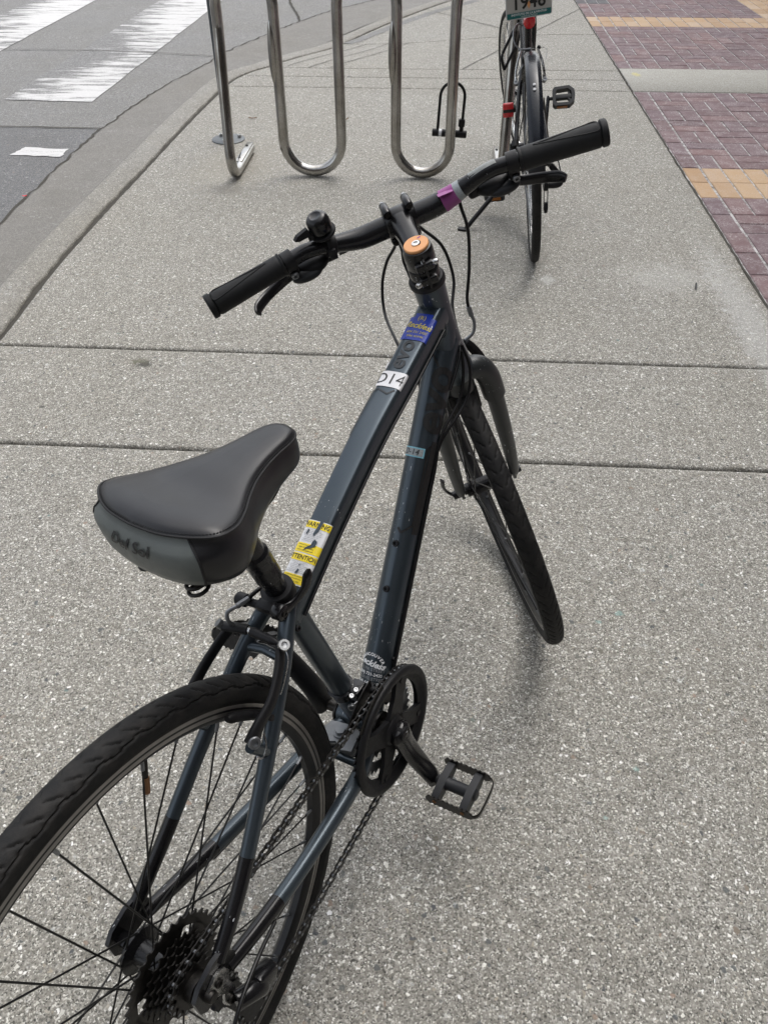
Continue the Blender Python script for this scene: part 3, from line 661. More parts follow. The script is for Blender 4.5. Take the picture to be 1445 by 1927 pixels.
# frame tubes
def sq(th, t, k=0.62, a=1.0, b=0.92):
    c, s_ = math.cos(th), math.sin(th); return a * math.copysign(abs(c) ** k, c), b * math.copysign(abs(s_) ** k, s_)
TTP = crom([(0.338, 0, 0.600), (0.385, 0, 0.6265), (0.460, 0, 0.6655), (0.575, 0, 0.7205), (0.671, 0, 0.7565), (0.735, 0, 0.782), (0.792, 0, 0.806)], 10)
def tt_r(x): return interp([0.34, 0.45, 0.6, 0.72, 0.80], [0.0185, 0.0185, 0.0195, 0.0205, 0.0215], x)
m = MB(); m.tube(TTP, [tt_r(p.x) for p in TTP], 32, up=(0, 0, 1), shape=lambda th, t: sq(th, t, 0.46, 0.92, 1.0))
top_tube = part(m, 'top_tube', 'frame_paint', sharp=60)
DT0, DT1 = V((0.447, 0, 0.270)), V((0.815, 0, 0.752))
DTP = [DT0.lerp(DT1, i / 24) for i in range(25)]
def dt_r(t): return interp([0, 0.15, 0.6, 0.9, 1.0], [0.0235, 0.0235, 0.0225, 0.0235, 0.0245], t)
m = MB(); m.tube(DTP, [dt_r(i / 24) for i in range(25)], 36, up=(0, 1, 0), shape=lambda th, t: (math.cos(th) * 1.0, math.sin(th) * (1.0 + 0.08 * t)))
down_tube = part(m, 'down_tube', 'frame_paint', sharp=60)
DTD = (DT1 - DT0).normalized()
STD = (STC - BB).normalized()
m = MB(); m.cyl(BB - STD * 0.01, STC - STD * 0.012, 0.0170, 0.0172, 32); m.lathe([(0.0172, 0), (0.0195, 0.004), (0.0195, 0.022), (0.0178, 0.026)], STC - STD * 0.022, STD, 32)
seat_tube = part(m, 'seat_tube', 'frame_paint', sharp=50)
HB, HT = S(0, 0, 0.3802), S(0, 0, 0.5594)
m = MB(); m.lathe([(0.0250, -0.012), (0.0285, -0.004), (0.0290, 0.010), (0.0275, 0.030), (0.0235, 0.060), (0.0222, 0.100), (0.0222, 0.140), (0.0230, 0.165), (0.0236, 0.1795)], HB, SU, 40)
head_tube = part(m, 'head_tube', 'frame_paint', sharp=50)
# gusset weld bulge where the tubes meet the head tube
m = MB(); m.tube([V((0.775, 0, 0.700)), V((0.800, 0, 0.735)), V((0.806, 0, 0.775)), V((0.790, 0, 0.812))], [0.012, 0.0225, 0.0225, 0.018], 28, up=(0, 1, 0))
part(m, 'gusset', 'frame_paint', sharp=60)
m = MB(); m.lathe([(0.0245, 0), (0.0262, 0.002), (0.0262, 0.008), (0.0240, 0.0115), (0.0195, 0.0125), (0.0150, 0.0125)], HT, SU, 40)
part(m, 'headset', 'matte_black', B1)
m = MB(); m.cyl(BB + EY * 0.034, BB - EY * 0.034, 0.0205, seg=32, bev=0.0015); part(m, 'bottom_bracket', 'frame_paint')
m = MB(); m.lathe([(0.009, 0.060), (0.009, 0.038), (0.0215, 0.038), (0.0215, 0.0345), (0.009, 0.034), (0.009, -0.034), (0.0215, -0.0345), (0.0215, -0.038), (0.009, -0.038), (0.009, -0.060)], BB, EY, 24)
part(m, 'axle', 'dark_steel')
# welds
m = MB(); m.tube([S(-0.0242, 0.022 * math.cos(a) * 0.9, 0.495 + 0.024 * math.sin(a)) + SN * (0.006 * abs(math.cos(a))) for a in [2 * PI * i / 40 for i in range(40)]], 0.0026, 8, closed=True)
part(m, 'weld', 'frame_paint', head_tube)

def stay(name, pts, r, split, txt=None, flip=False):
    P = crom(pts, 12); k = len(P); a = [i for i in range(k) if P[i].x >= split]; b = [i for i in range(k) if P[i].x <= split + 0.006]
    m = MB(); m.tube([P[i] for i in a], [r(P[i].x) for i in a], 22, up=(0, 1, 0)); o = part(m, name, 'frame_paint', sharp=60)
    m = MB(); m.tube([P[i] for i in b], [r(P[i].x) + 0.0002 for i in b], 22, up=(0, 1, 0)); m.build('black_end', 'gloss_black', o, sharp=60)
    return o
for sg in (1, -1):
    stay('seat_stay', [(0.340, sg * 0.012, 0.628), (0.312, sg * 0.022, 0.606), (0.270, sg * 0.034, 0.568), (0.19, sg * 0.049, 0.496), (0.10, sg * 0.061, 0.415), (0.030, sg * 0.0665, 0.364)], lambda x: interp([0, 0.2, 0.33], [0.0085, 0.0098, 0.0108], x), 0.118)
    stay('chain_stay', [(0.418, sg * 0.022, 0.283), (0.365, sg * 0.044, 0.279), (0.30, sg * 0.052, 0.283), (0.18, sg * 0.061, 0.301), (0.09, sg * 0.0655, 0.322), (0.034, sg * 0.0670, 0.338)], lambda x: interp([0, 0.12, 0.3, 0.42], [0.0085, 0.0105, 0.0120, 0.0125], x), 0.150 if sg > 0 else 0.125)
    # dropout plate
    m = MB(); poly = [(-0.018, -0.012), (-0.018, 0.012), (-0.006, 0.024), (0.020, 0.032), (0.040, 0.030), (0.050, 0.006), (0.046, -0.014), (0.018, -0.016), (0.006, -0.024), (-0.010, -0.022)]
    m.prism(poly, AX + EY * sg * 0.0682, (1, 0, 0), (0, 0, 1), 0.006); part(m, 'dropout', 'gloss_black')
m = MB(); m.tube([(0.288, 0.032, 0.585), (0.291, 0, 0.588), (0.288, -0.032, 0.585)], 0.0065, 14); part(m, 'bridge', 'frame_paint')
m = MB(); m.tube([(0.362, 0.05, 0.280), (0.362, -0.05, 0.280)], 0.0065, 14); part(m, 'bridge', 'frame_paint')
for sg in (1, -1):      # rack eyelets on the seat stays
    bolt(B1, (0.325, sg * 0.028, 0.603) , (0, sg, 0.2), 0.0042, 0.004, 'matte_black', 'eyelet')

# bottle bosses and cable guides
def dt_pt(s, ang, lift=0.0):           # point on the down tube: s along, ang round it (0 = upper face, + towards the right side)
    q = DT0 + DTD * s; up = V((-DTD.z, 0, DTD.x)); r = dt_r(s / (DT1 - DT0).length) + lift
    return q + up * (math.cos(ang) * (r * (1.0 + 0.08 * s / (DT1 - DT0).length))) - EY * (math.sin(ang) * r)
for s in (0.213, 0.285):
    q = dt_pt(s, 0.0); d = q - (DT0 + DTD * s); bolt(down_tube, q - d * 0.06, d, 0.0052, 0.0050, 'matte_black', 'bottle_bolt')
q = dt_pt(0.105, PI / 2); bolt(down_tube, q, -EY, 0.003, 0.003, 'matte_black', 'cable_stop')
m = MB(); m.tube([V((p.x, -tt_r(p.x) - 0.0015, p.z - 0.012)) for p in TTP[4:-4]], 0.0020, 8); m.build('cable', 'cable_black', top_tube)

# printing on the down tube and top tube
def dt_place(s0, a0, rot90=True):
    def f(u, v):      # u runs along text, v up the text ; text reads from the bottom of the tube to its top
        r = 0.0226; return dt_pt(s0 + u, a0 - v / r, 0.0009)
    return f
m = MB(); put_text(m, 'evo', 0.070, dt_place(0.508, 0.72), shear=0.12, bold=0.0020); m.build('lettering', 'print_black', down_tube, flat=True)
def strip(m, pts, w, place, mi=0):
    for (a, b) in zip(pts[:-1], pts[1:]):
        a, b = V((a[0], a[1])), V((b[0], b[1])); n = max(1, int((b - a).length / 0.01)); t = (b - a).normalized(); nn = V((-t.y, t.x)) * w / 2
        for i in range(n):
            p, q = a.lerp(b, i / n), a.lerp(b, (i + 1) / n)
            m.add([place(*(p + nn)), place(*(q + nn)), place(*(q - nn)), place(*(p - nn))], [(0, 1, 2, 3)], mi)
m = MB(); pl = dt_place(0.0, 0.0)
strip(m, [(0.445, -0.030), (0.437, -0.020), (0.317, -0.020), (0.303, -0.004), (0.310, 0.002)], 0.0035, pl); m.build('pinstripe', 'print_black', down_tube, flat=True)
m = MB(); strip(m, [(0.448, -0.030), (0.303, -0.0265)], 0.012, pl); m.build('pinstripe', 'print_black', down_tube, flat=True)
m = MB(); strip(m, [(0.560, -0.010), (0.588, 0.010)], 0.003, pl); m.build('pinstripe', 'print_black', down_tube, flat=True)
# the shop's printed block near the bottom bracket
def across(s0, a0, lift=0.0010):       # text runs across the tube (left to right), its top towards the head tube
    return lambda u, v: dt_pt(s0 + v, a0 + u / 0.0232, lift)
m = MB(); p_ = across(0.080, -0.02); p = lambda u, v: p_(u * 1.1, v * 1.1)
lines = [('1810 FIR STREET', 1, 0.0035), ('(604) 731-2420', 0, -0.0030), ('110 DAVIE STREET', 1, -0.0095), ('(604) 648-2600', 0, -0.0160), ('1357 HORNBY ST', 1, -0.0225), ('(604) 669-8311', 0, -0.0290), ('reckless', 0, -0.0355)]
for tx, mi, v in lines: put_text(m, tx, 0.0062, p, mi, (0.0, v), bold=0.00012)
put_text(m, 'Reckless', 0.0125, p, 0, (-0.001, 0.0125), rot=-0.12, shear=0.35, bold=0.0004)
for i, ch in enumerate('VANCOUVER'):
    a = (i - 4) * 0.27; put_text(m, ch, 0.0062, p, 0, (0.0185 * math.sin(a), 0.0085 + 0.0165 * math.cos(a)), rot=-a, bold=0.0002)
put_text(m, '*', 0.008, p, 0, (0.0205, 0.008)); m.build('lettering', ['print_white', 'print_grey'], down_tube, flat=True)
# pale blue tag D-14
def patch_on(m, place, u0, u1, v0, v1, nu=10, nv=6, mi=0):
    vs = [place(lerp(u0, u1, i / nu), lerp(v0, v1, j / nv)) for j in range(nv + 1) for i in range(nu + 1)]
    m.add(vs, [(j * (nu + 1) + i, j * (nu + 1) + i + 1, (j + 1) * (nu + 1) + i + 1, (j + 1) * (nu + 1) + i) for j in range(nv) for i in range(nu)], mi)
p0, p1, p2 = across(0.4276, -0.05, 0.0008), across(0.4276, -0.05, 0.0012), across(0.4276, -0.05, 0.0016)
m = MB(); patch_on(m, p0, -0.021, 0.017, -0.0075, 0.0075); patch_on(m, p1, -0.019, 0.015, -0.0055, 0.0055, mi=1); put_text(m, 'D-14', 0.0125, p2, 2, (-0.004, 0.0), shear=0.15)
m.build('sticker', ['sticker_cyan', 'tape_grey', 'print_black'], down_tube, flat=True)

# top tube stickers: u across (left to right), s along x
def tt_place(lift):
    def f(u, s):
        i = min(range(len(TTP) - 1), key=lambda k: abs(TTP[k].x - s)); i = min(max(i, 1), len(TTP) - 2)
        t = (TTP[i + 1] - TTP[i - 1]).normalized(); q = TTP[i] + t * ((s - TTP[i].x) / t.x); up = V((-t.z, 0, t.x)); r = tt_r(s)
        w = r * 0.985; # unroll over the flat top and down the sides
        if abs(u) <= w * 0.80: y, z = u, r * 0.92 * (1 - (abs(u) / w) ** (2 / 0.46)) ** 0.23
        else:
            e = (abs(u) - w * 0.80); a = min(e / (r * 0.30), PI / 2); rc = r * 0.19
            y = math.copysign(w * 0.80 + rc * math.sin(a), u); z = r * 0.92 * (1 - 0.80 ** (2 / 0.46)) ** 0.23 - rc * (1 - math.cos(a)) - max(0, e - r * 0.30 * PI / 2)
        sgn = V((0, -math.copysign(1, u), 0)) if abs(u) > w else up
        return q - EY * y * 1.0 + up * z + (up + V((0, -y / r, 0))).normalized() * lift
    return f
def tt_off(c, lift):
    f = tt_place(lift); return lambda u, v: f(u, c + v)
Q0, Q1, Q2 = 0.0009, 0.0013, 0.0017
m = MB(); f0, f1, f2 = tt_off(0.0, Q0), tt_off(0.0, Q1), tt_off(0.0, Q2)
W0, W1 = -0.0165, 0.0235; s0, s1 = 0.371, 0.448; n = 40
patch_on(m, f0, W0, W1, s0, s1, 14, n, 0)
for a, b in ((0.4385, 0.447), (0.4085, 0.4195), (0.3985, 0.4070), (0.3725, 0.3825)): patch_on(m, f1, W0 + 0.0005, W1 - 0.0005, a, b, 14, 4, 1)
put_text(m, 'WARNING', 0.0078, f2, 2, (0.0, 0.4427), bold=0.0001); put_text(m, 'ATTENTION', 0.0074, f2, 2, (0.0, 0.4027), bold=0.0001)
rnd = random.Random(3)
for k in range(8): put_text(m, ''.join(rnd.choice('aenorstiul mcdp') for _ in range(rnd.randint(20, 28))), 0.0022, f2, 3, (-0.0005, 0.4365 - k * 0.0020))
for k in range(7): put_text(m, ''.join(rnd.choice('aenorstiul mcdp') for _ in range(rnd.randint(20, 28))), 0.0022, f2, 3, (-0.0005, 0.3967 - k * 0.0019))
for k in range(3): put_text(m, ''.join(rnd.choice('aenorstiul mcdp') for _ in range(20)), 0.0027, f2, 2, (-0.001, 0.4175 - k * 0.0032)); put_text(m, ''.join(rnd.choice('aenorstiul mcdp') for _ in range(20)), 0.0027, f2, 2, (-0.001, 0.3810 - k * 0.0030))
# torn-away bits show paint
f3 = tt_off(0.0, 0.0021)
def blob(m, f, pts, mi): m.add([f(*q) for q in pts], [tuple(range(len(pts)))], mi)
blob(m, f3, [(0.003, 0.449), (0.0075, 0.4485), (0.006, 0.437), (0.002, 0.429), (0.0005, 0.432)], 4)
blob(m, f3, [(0.006, 0.426), (0.010, 0.424), (0.010, 0.4185), (0.006, 0.4155), (0.000, 0.413), (-0.003, 0.4105), (-0.001, 0.415), (0.004, 0.419), (0.004, 0.423)], 4)
blob(m, f3, [(-0.008, 0.4365), (-0.006, 0.435), (-0.0075, 0.4295), (-0.009, 0.431)], 4); blob(m, f3, [(0.001, 0.3895), (0.0035, 0.388), (0.002, 0.384), (-0.001, 0.3835), (0.000, 0.3865)], 4); blob(m, f3, [(0.0, 0.3945), (0.0025, 0.3955), (0.0, 0.392)], 4)
m.build('warning_sticker', ['sticker_white', 'sticker_yellow', 'print_black', 'print_grey', 'frame_paint'], top_tube, flat=True)
m = MB(); patch_on(m, f0, -0.022, 0.026, 0.643, 0.669, 16, 8, 0); put_text(m, 'D14', 0.025, f1, 1, (-0.001, 0.6555)); patch_on(m, f0, -0.023, -0.016, 0.674, 0.684, 3, 4, 0)
m.build('number_sticker', ['sticker_white', 'print_black'], top_tube, flat=True)
m = MB(); patch_on(m, f0, -0.0215, 0.0265, 0.724, 0.763, 16, 12, 0); patch_on(m, f0, -0.012, 0.014, 0.763, 0.769, 8, 3, 0)
put_text(m, 'Reckless', 0.0125, f1, 1, (0.0, 0.7480), rot=-0.1, shear=0.4, bold=0.0002); put_text(m, '(R)', 0.010, f1, 1, (0.0, 0.7610)); put_text(m, '604 731 2420', 0.0055, f1, 1, (0.002, 0.7370)); put_text(m, 'bike stores', 0.0055, f1, 1, (0.002, 0.7305))
blob(m, f1, [(0.0185, 0.753), (0.0215, 0.751), (0.0205, 0.745), (0.0185, 0.7445), (0.0195, 0.749)], 2)
m.build('shop_sticker', ['sticker_blue', 'print_gold', 'sticker_white'], top_tube, flat=True)
def tt_long(c, lift):
    f = tt_place(lift); return lambda u, v: f(-v, c + u)
m = MB(); put_text(m, 'evo', 0.033, tt_long(0.698, Q0), shear=0.1, bold=0.0008, off=(0, 0.002)); m.build('lettering', 'print_slate', top_tube, flat=True)
m = MB(); strip(m, [(-0.105, 0.016), (-0.035, 0.016), (-0.030, 0.010), (-0.036, -0.006), (-0.028, -0.014)], 0.0022, tt_long(0.668, Q0))
m.build('pinstripe', 'print_slate', top_tube, flat=True)

# seat post, clamp, saddle
SP1 = V((0.303, 0, 0.772))
m = MB(); m.cyl(STC - STD * 0.03, STC + STD * 0.128, 0.0142, seg=28); m.lathe([(0.0142, 0.0), (0.0168, 0.003), (0.0168, 0.024), (0.0160, 0.027), (0.0172, 0.031), (0.0172, 0.050), (0.0142, 0.054)], STC + STD * 0.030, STD, 28)
m.cyl(STC + STD * 0.118, STC + STD * 0.150, 0.0125, 0.0115, 20); post = part(m, 'seat_post', 'bar_black')
m = MB(); m.lathe([(0.0150, -0.002), (0.0212, 0), (0.0212, 0.013), (0.0205, 0.0145), (0.0145, 0.015)], STC - STD * 0.006, STD, 32)
sf = V((-STD.z, 0, STD.x)); cc = STC + STD * 0.002
m.box(cc + sf * 0.025, (0.014, 0.026, 0.013), Matrix((sf, EY, STD)).transposed(), 0.002)
clamp = part(m, 'seat_clamp', 'matte_black')
pc = cc + sf * 0.026
m = MB(); m.cyl(pc + EY * 0.012, pc + EY * 0.034, 0.0055, seg=16); m.lathe([(0.006, 0.030), (0.0085, 0.031), (0.0085, 0.044), (0.0065, 0.046)], pc, EY, 14); m.build('clamp_nut', 'matte_black', clamp)
m = MB(); m.cyl(pc - EY * 0.012, pc - EY * 0.026, 0.0105, seg=24, bev=0.001)
lv = crom([pc + V((0.000, -0.021, 0.000)), pc + V((0.014, -0.024, -0.001)), pc + V((0.028, -0.028, 0.003)), pc + V((0.039, -0.033, 0.013)), pc + V((0.050, -0.034, 0.032))], 8)
m.tube(lv, [interp([0, 0.3, 0.7, 0.9, 1.0], [0.010, 0.0058, 0.0062, 0.0070, 0.0025], i / (len(lv) - 1)) for i in range(len(lv))], 14, up=(0, 1, 0), shape=lambda th, t: (0.55 * math.cos(th), 1.05 * math.sin(th)))
m.build('quick_release_lever', 'gloss_black', clamp, sharp=50); bolt(clamp, pc - EY * 0.0262, -EY, 0.0048, 0.0022, 'dark_steel')
# saddle: origin near its clamp
SM = T(0.298, 0.013, 0.842) @ RZ(-0.13) @ RY(0.0)
OX = [-0.108, -0.104, -0.092, -0.070, -0.045, -0.020, 0.005, 0.030, 0.055, 0.080, 0.100, 0.114, 0.122, 0.125]
OW = [0.000, 0.046, 0.078, 0.0945, 0.094, 0.080, 0.062, 0.047, 0.037, 0.031, 0.0275, 0.0215, 0.012, 0.000]
half = crom([(x, w, 0) for x, w in zip(OX, OW)], 5)
outl = [(p.x, max(p.y, 0)) for p in half] + [(p.x, -max(p.y, 0)) for p in reversed(half[1:-1])]
n_o = len(outl)
def sad_top(x, y): return 0.010 * sstep(-0.02, -0.10, x) - 0.008 * sstep(0.0, 0.125, x) - 0.004 * sstep(-0.07, -0.01, x) * sstep(0.10, 0.02, x)
def sad_pt(k, s, dz):       # ring point: s = 1 on the outline, towards 0 on the spine; dz below the top
    x, y = outl[k]; sx = min(max(x, -0.055), 0.105); px, py = sx + (x - sx) * s, y * s
    return V((px, py, sad_top(px, py) + dz))
def skirt(x): return interp([-0.11, -0.05, 0.0, 0.06, 0.125], [0.056, 0.058, 0.050, 0.040, 0.030], x)
UPR = [(0.955, -0.0075), (0.90, -0.0030), (0.80, 0.0), (0.62, 0.002), (0.45, 0.003), (0.28, 0.0033)]
m = MB(); 
def seam_s(k): return lerp(0.955, 0.80, sstep(-0.060, -0.100, outl[k][0]) )
def up_s(k, s): return s * seam_s(k) / 0.955
RR = [[sad_pt(k, up_s(k, s), dz) for k in range(n_o)] for s, dz in UPR]
m.rings(RR, cap=False); H_ = len(half); m.add(RR[-1], [(0, 1, n_o - 1)] + [(k, k + 1, n_o - k - 1, n_o - k) for k in range(1, H_ - 2)] + [(H_ - 2, H_ - 1, n_o - H_ + 2)])
saddle = part(m, 'saddle', 'saddle_black', B1, SM, sharp=80)
low = [(0.955, 0.0, 1), (0.97, 0.07, 0), (0.985, 0.15, 0), (0.995, 0.24, 0), (1.0, 0.36, 0), (0.995, 0.55, 0), (0.965, 0.80, 0), (0.90, 0.97, 0), (0.80, 1.0, 0)]
def sk_pt(k, i):
    s, fr, _ = low[i]; s = lerp(seam_s(k), s, sstep(0.0, 0.34, fr)) if fr < 0.34 else s
    q = sad_pt(k, s, -0.0075); q.z -= fr * skirt(outl[k][0]); return q
def is_rear(k):
    x, y = outl[k]; return x < -0.074
ks = [k for k in range(n_o)]
rear = [k for k in ks if outl[k][0] < -0.05 and abs(outl[k][1]) < 0.086 and outl[k][0] < -0.080]
rear.sort(key=lambda k: math.atan2(outl[k][1], -outl[k][0]))
side = [k for k in ks if outl[k][0] >= outl[rear[0]][0] - 0.004 and k not in rear]
# order the side points from one end of the rear panel round the nose to the other
side.sort(key=lambda k: k)
side = [rear[-1]] + side + [rear[0]] if outl[side[0]][1] > 0 else [rear[0]] + side + [rear[-1]]
m = MB(); m.rings([[sk_pt(k, i) for k in rear] for i in range(len(low))], cap=False, wrap=False); m.build('rear_panel', 'saddle_grey', saddle, sharp=80)
m = MB(); m.rings([[sk_pt(k, i) for k in side] for i in range(len(low))], cap=False, wrap=False); m.build('side_panel', 'saddle_black', saddle, sharp=80)
m = MB(); m.rings([[sk_pt(k, len(low) - 1) for k in ks], [sk_pt(k, len(low) - 1) * 0.92 + V((0, 0, 0.004)) for k in ks]], cap=True); m.build('base', 'matte_black', saddle)
m = MB(); m.tube([sad_pt(k, seam_s(k) + 0.006, -0.0065) for k in ks], 0.0014, 8, closed=True)
for e in (rear[0], rear[-1]): m.tube([sk_pt(e, i) * 1.002 for i in range(len(low) - 1)], 0.0013, 8)
m.build('seam', 'thread_black', saddle)
m = MB()                                                             # stitches beside the seam
for off, dz in ((0.925, -0.0040),):
    P = resamp([sad_pt(k, up_s(k, off), dz) for k in ks] + [sad_pt(0, up_s(0, off), dz)], 190)
    for i in range(0, 188, 1): m.tube([P[i].lerp(P[i + 1], 0.1), P[i].lerp(P[i + 1], 0.45), P[i].lerp(P[i + 1], 0.8)], [0.0003, 0.0007, 0.0003], 5)
m.build('stitching', 'thread_black', saddle)
def rear_place(u, v):
    # follow the rear panel's surface: u across (left to right as seen from behind), v up
    y = -u; k = min(rear, key=lambda q: abs(outl[q][1] - y)); i = rear.index(k); 
    a, b = rear[max(i - 1, 0)], rear[min(i + 1, len(rear) - 1)]; ya, yb = outl[a][1], outl[b][1]; t = (y - ya) / (yb - ya)
    fr = 0.42 - v / 0.058; j = 0
    while j < len(low) - 2 and low[j + 1][1] < fr: j += 1
    g = (fr - low[j][1]) / (low[j + 1][1] - low[j][1])
    q = sk_pt(a, j).lerp(sk_pt(b, j), t).lerp(sk_pt(a, j + 1).lerp(sk_pt(b, j + 1), t), g); return q + V((-0.0014, -0.0005 * math.copysign(1, u), 0.0006))
m = MB(); put_text(m, 'Del Sol', 0.020, rear_place, 0, (0.0, 0.004), shear=0.35, bold=0.0003); m.build('lettering', 'print_black', saddle, flat=True)
m = MB()
for sg in (1, -1):
    m.tube(crom([(0.105, sg * 0.006, -0.045), (0.06, sg * 0.020, -0.064), (0.0, sg * 0.022, -0.069), (-0.035, sg * 0.024, -0.066), (-0.070, sg * 0.035, -0.052)], 8), 0.0035, 10)
m.build('rail', 'dark_steel', saddle)
m = MB(); m.box((-0.015, 0, -0.066), (0.045, 0.058, 0.014), None, 0.003); m.cyl((-0.012, -0.036, -0.070), (-0.012, 0.036, -0.070), 0.0125, seg=20); m.build('rail_clamp', 'matte_black', saddle)
for sg in (1, -1):
    m = MB(); m.tube([V((-0.074 + 0.011 * math.cos(t), sg * 0.040 + 0.011 * math.sin(t), -0.088 + 0.0028 * t / 2)) for t in [i * 0.4 for i in range(48)]], 0.0022, 8); m.build('spring', 'dark_steel', saddle)

# rear brake
def arm(name, pts, rads, mat, parent, flatness=0.6, Mx=None):
    P = crom(pts, 8); k = len(P); rr = [interp([i / (len(rads) - 1) for i in range(len(rads))], rads, i / (k - 1)) for i in range(k)]
    m = MB(); m.tube(P, rr, 16, up=(0, 1, 0), shape=lambda th, t: (flatness * math.cos(th), math.sin(th))); return m.build(name, mat, parent, Mx, sharp=50)
rb = empty_part = None
m = MB(); m.cyl((0.205, -0.046, 0.520), (0.186, -0.048, 0.552), 0.0075, 0.0065, 16); rear_brake = part(m, 'rim_brake', 'frame_paint')
m = MB(); m.cyl((0.205, 0.046, 0.520), (0.186, 0.048, 0.552), 0.0075, 0.0065, 16); m.build('brake_boss', 'frame_paint', rear_brake)
for sg in (1, -1):
    arm('brake_arm', [(0.190, sg * 0.050, 0.560), (0.203, sg * 0.052, 0.572), (0.232, sg * 0.0535, 0.585), (0.262, sg * 0.047, 0.603), (0.282, sg * 0.038, 0.618)], [0.0125, 0.0095, 0.0085, 0.0080, 0.0085], 'matte_black', rear_brake)
    bolt(rear_brake, (0.188, sg * 0.055, 0.564), (-0.35, sg * 0.75, 0.4), 0.0075, 0.0055, 'dull_alloy', 'pivot_bolt')
    m = MB(); P = [AX + V((0.303 * math.cos(a), sg * 0.0185, 0.303 * math.sin(a))) for a in [0.60 + 0.022 * i for i in range(14)]]
    m.tube(P, [0.0035] + [0.0062] * 12 + [0.0035], 12, up=(0, 1, 0)); m.cyl(P[6], P[6] + V((0.004, sg * 0.030, 0.006)), 0.0042, seg=12); m.build('brake_pad', 'matte_black', rear_brake)
bolt(rear_brake, (0.283, -0.042, 0.620), (-0.25, -0.6, 0.75), 0.0075, 0.0085, 'steel', 'cable_bolt')
m = MB(); m.tube(crom([(0.279, 0.044, 0.622), (0.283, 0.028, 0.622), (0.287, 0.014, 0.620)], 6), [0.0072] * 13, 12, up=(0, 0, 1), shape=lambda th, t: (math.cos(th) * 0.75, math.sin(th))); m.build('noodle_holder', 'matte_black', rear_brake)
m = MB(); m.cyl((0.279, 0.046, 0.622), (0.277, 0.050, 0.628), 0.0058, seg=16); m.build('pin', 'dull_alloy', rear_brake)
bolt(rear_brake, (0.287, 0.012, 0.620), (-0.2, -1, 0.2), 0.0045, 0.006, 'steel', 'cable_end')
m = MB(); m.tube(crom([(0.283, 0.030, 0.626), (0.280, 0.034, 0.634), (0.285, 0.036, 0.643), (0.296, 0.030, 0.645)], 8), 0.0026, 10); m.tube([(0.296, 0.030, 0.645), (0.312, 0.024, 0.646)], 0.0036, 10, mi=0); m.build('noodle', 'dull_alloy', rear_brake)
m = MB(); m.tube(crom([(0.311, 0.0245, 0.646), (0.330, 0.020, 0.648), (0.352, 0.021, 0.640), (0.375, 0.020, 0.632)], 8), 0.0027, 10); m.build('brake_cable', 'cable_black', rear_brake)
m = MB(); m.tube([V((0.287, 0.010, 0.620)).lerp(V((0.284, -0.036, 0.620)), t) for t in (0, .12, .2, .3, .4, .5, .6, .7, .8, .9, 1.0)], [0.0050, 0.0062, 0.0058, 0.0062, 0.0056, 0.0060, 0.0054, 0.0056, 0.0050, 0.0036, 0.0022], 12); m.build('cable_boot', 'matte_black', rear_brake)
m = MB(); m.tube(crom([(0.284, -0.040, 0.622), (0.276, -0.052, 0.612), (0.262, -0.052, 0.590), (0.250, -0.050, 0.574)], 8), 0.0008, 6); m.build('cable_tail', 'steel', rear_brake)
m = MB(); m.tube(crom([(0.205, -0.056, 0.560), (0.198, -0.060, 0.545), (0.188, -0.060, 0.537), (0.183, -0.058, 0.545)], 8), 0.0011, 6); m.build('cable_tail', 'steel', rear_brake)

# wheels
rear_wheel = make_wheel(B1, T(AX), rear=True, rot=0.12)
front_wheel = make_wheel(B1, MS @ T(FA), rot=0.5, reflector=-1.35)
m = MB(); m.cyl((0, 0.070, 0), (0, 0.082, 0), 0.0085, 0.007, 14, bev=0.001); m.build('axle_nut', 'dark_steel', rear_wheel)
m = MB(); m.cyl((0, -0.070, 0), (0, -0.080, 0), 0.0085, 0.007, 14, bev=0.001); m.build('axle_nut', 'dark_steel', rear_wheel)

# cassette: big sprocket inboard
cas = MB(); cas.cyl(AX + V((0, -0.016, 0)), AX + V((0, -0.060, 0)), 0.0175, seg=28); cassette = part(cas, 'cassette', 'dark_steel')
teeth = [34, 24, 22, 20, 18, 16, 14]
def pr(n): return 0.0127 / (2 * math.sin(PI / n))
for i, nt in enumerate(teeth):
    y = -0.0185 - i * 0.0050; o = toothed(nt, pr(nt)); k = len(o)
    inn = [(q[0] * (0.55 if nt > 24 else 0.45), q[1] * (0.55 if nt > 24 else 0.45)) for q in o]
    m = MB(); inn2 = [(0.80 * pr(nt) * math.cos(math.atan2(b, a)), 0.80 * pr(nt) * math.sin(math.atan2(b, a))) for a, b in o] if nt == 34 else inn
    m.ringplate(o, inn2, AX + V((0, y, 0)), (1, 0, 0), (0, 0, 1), 0.0019)
    if nt == 34:
        for q in range(6):
            a = q * PI / 3 + 0.2; d = V((math.cos(a), 0, math.sin(a))); t = V((-d.z, 0, d.x))
            m.prism([(0.014, -0.010), (0.040, -0.013), (0.058, -0.022), (0.058, 0.022), (0.040, 0.013), (0.014, 0.010)], AX + V((0, y, 0)), d, t, 0.0019)
    m.build('sprocket', 'dark_steel', cassette, RY(0) if False else None)

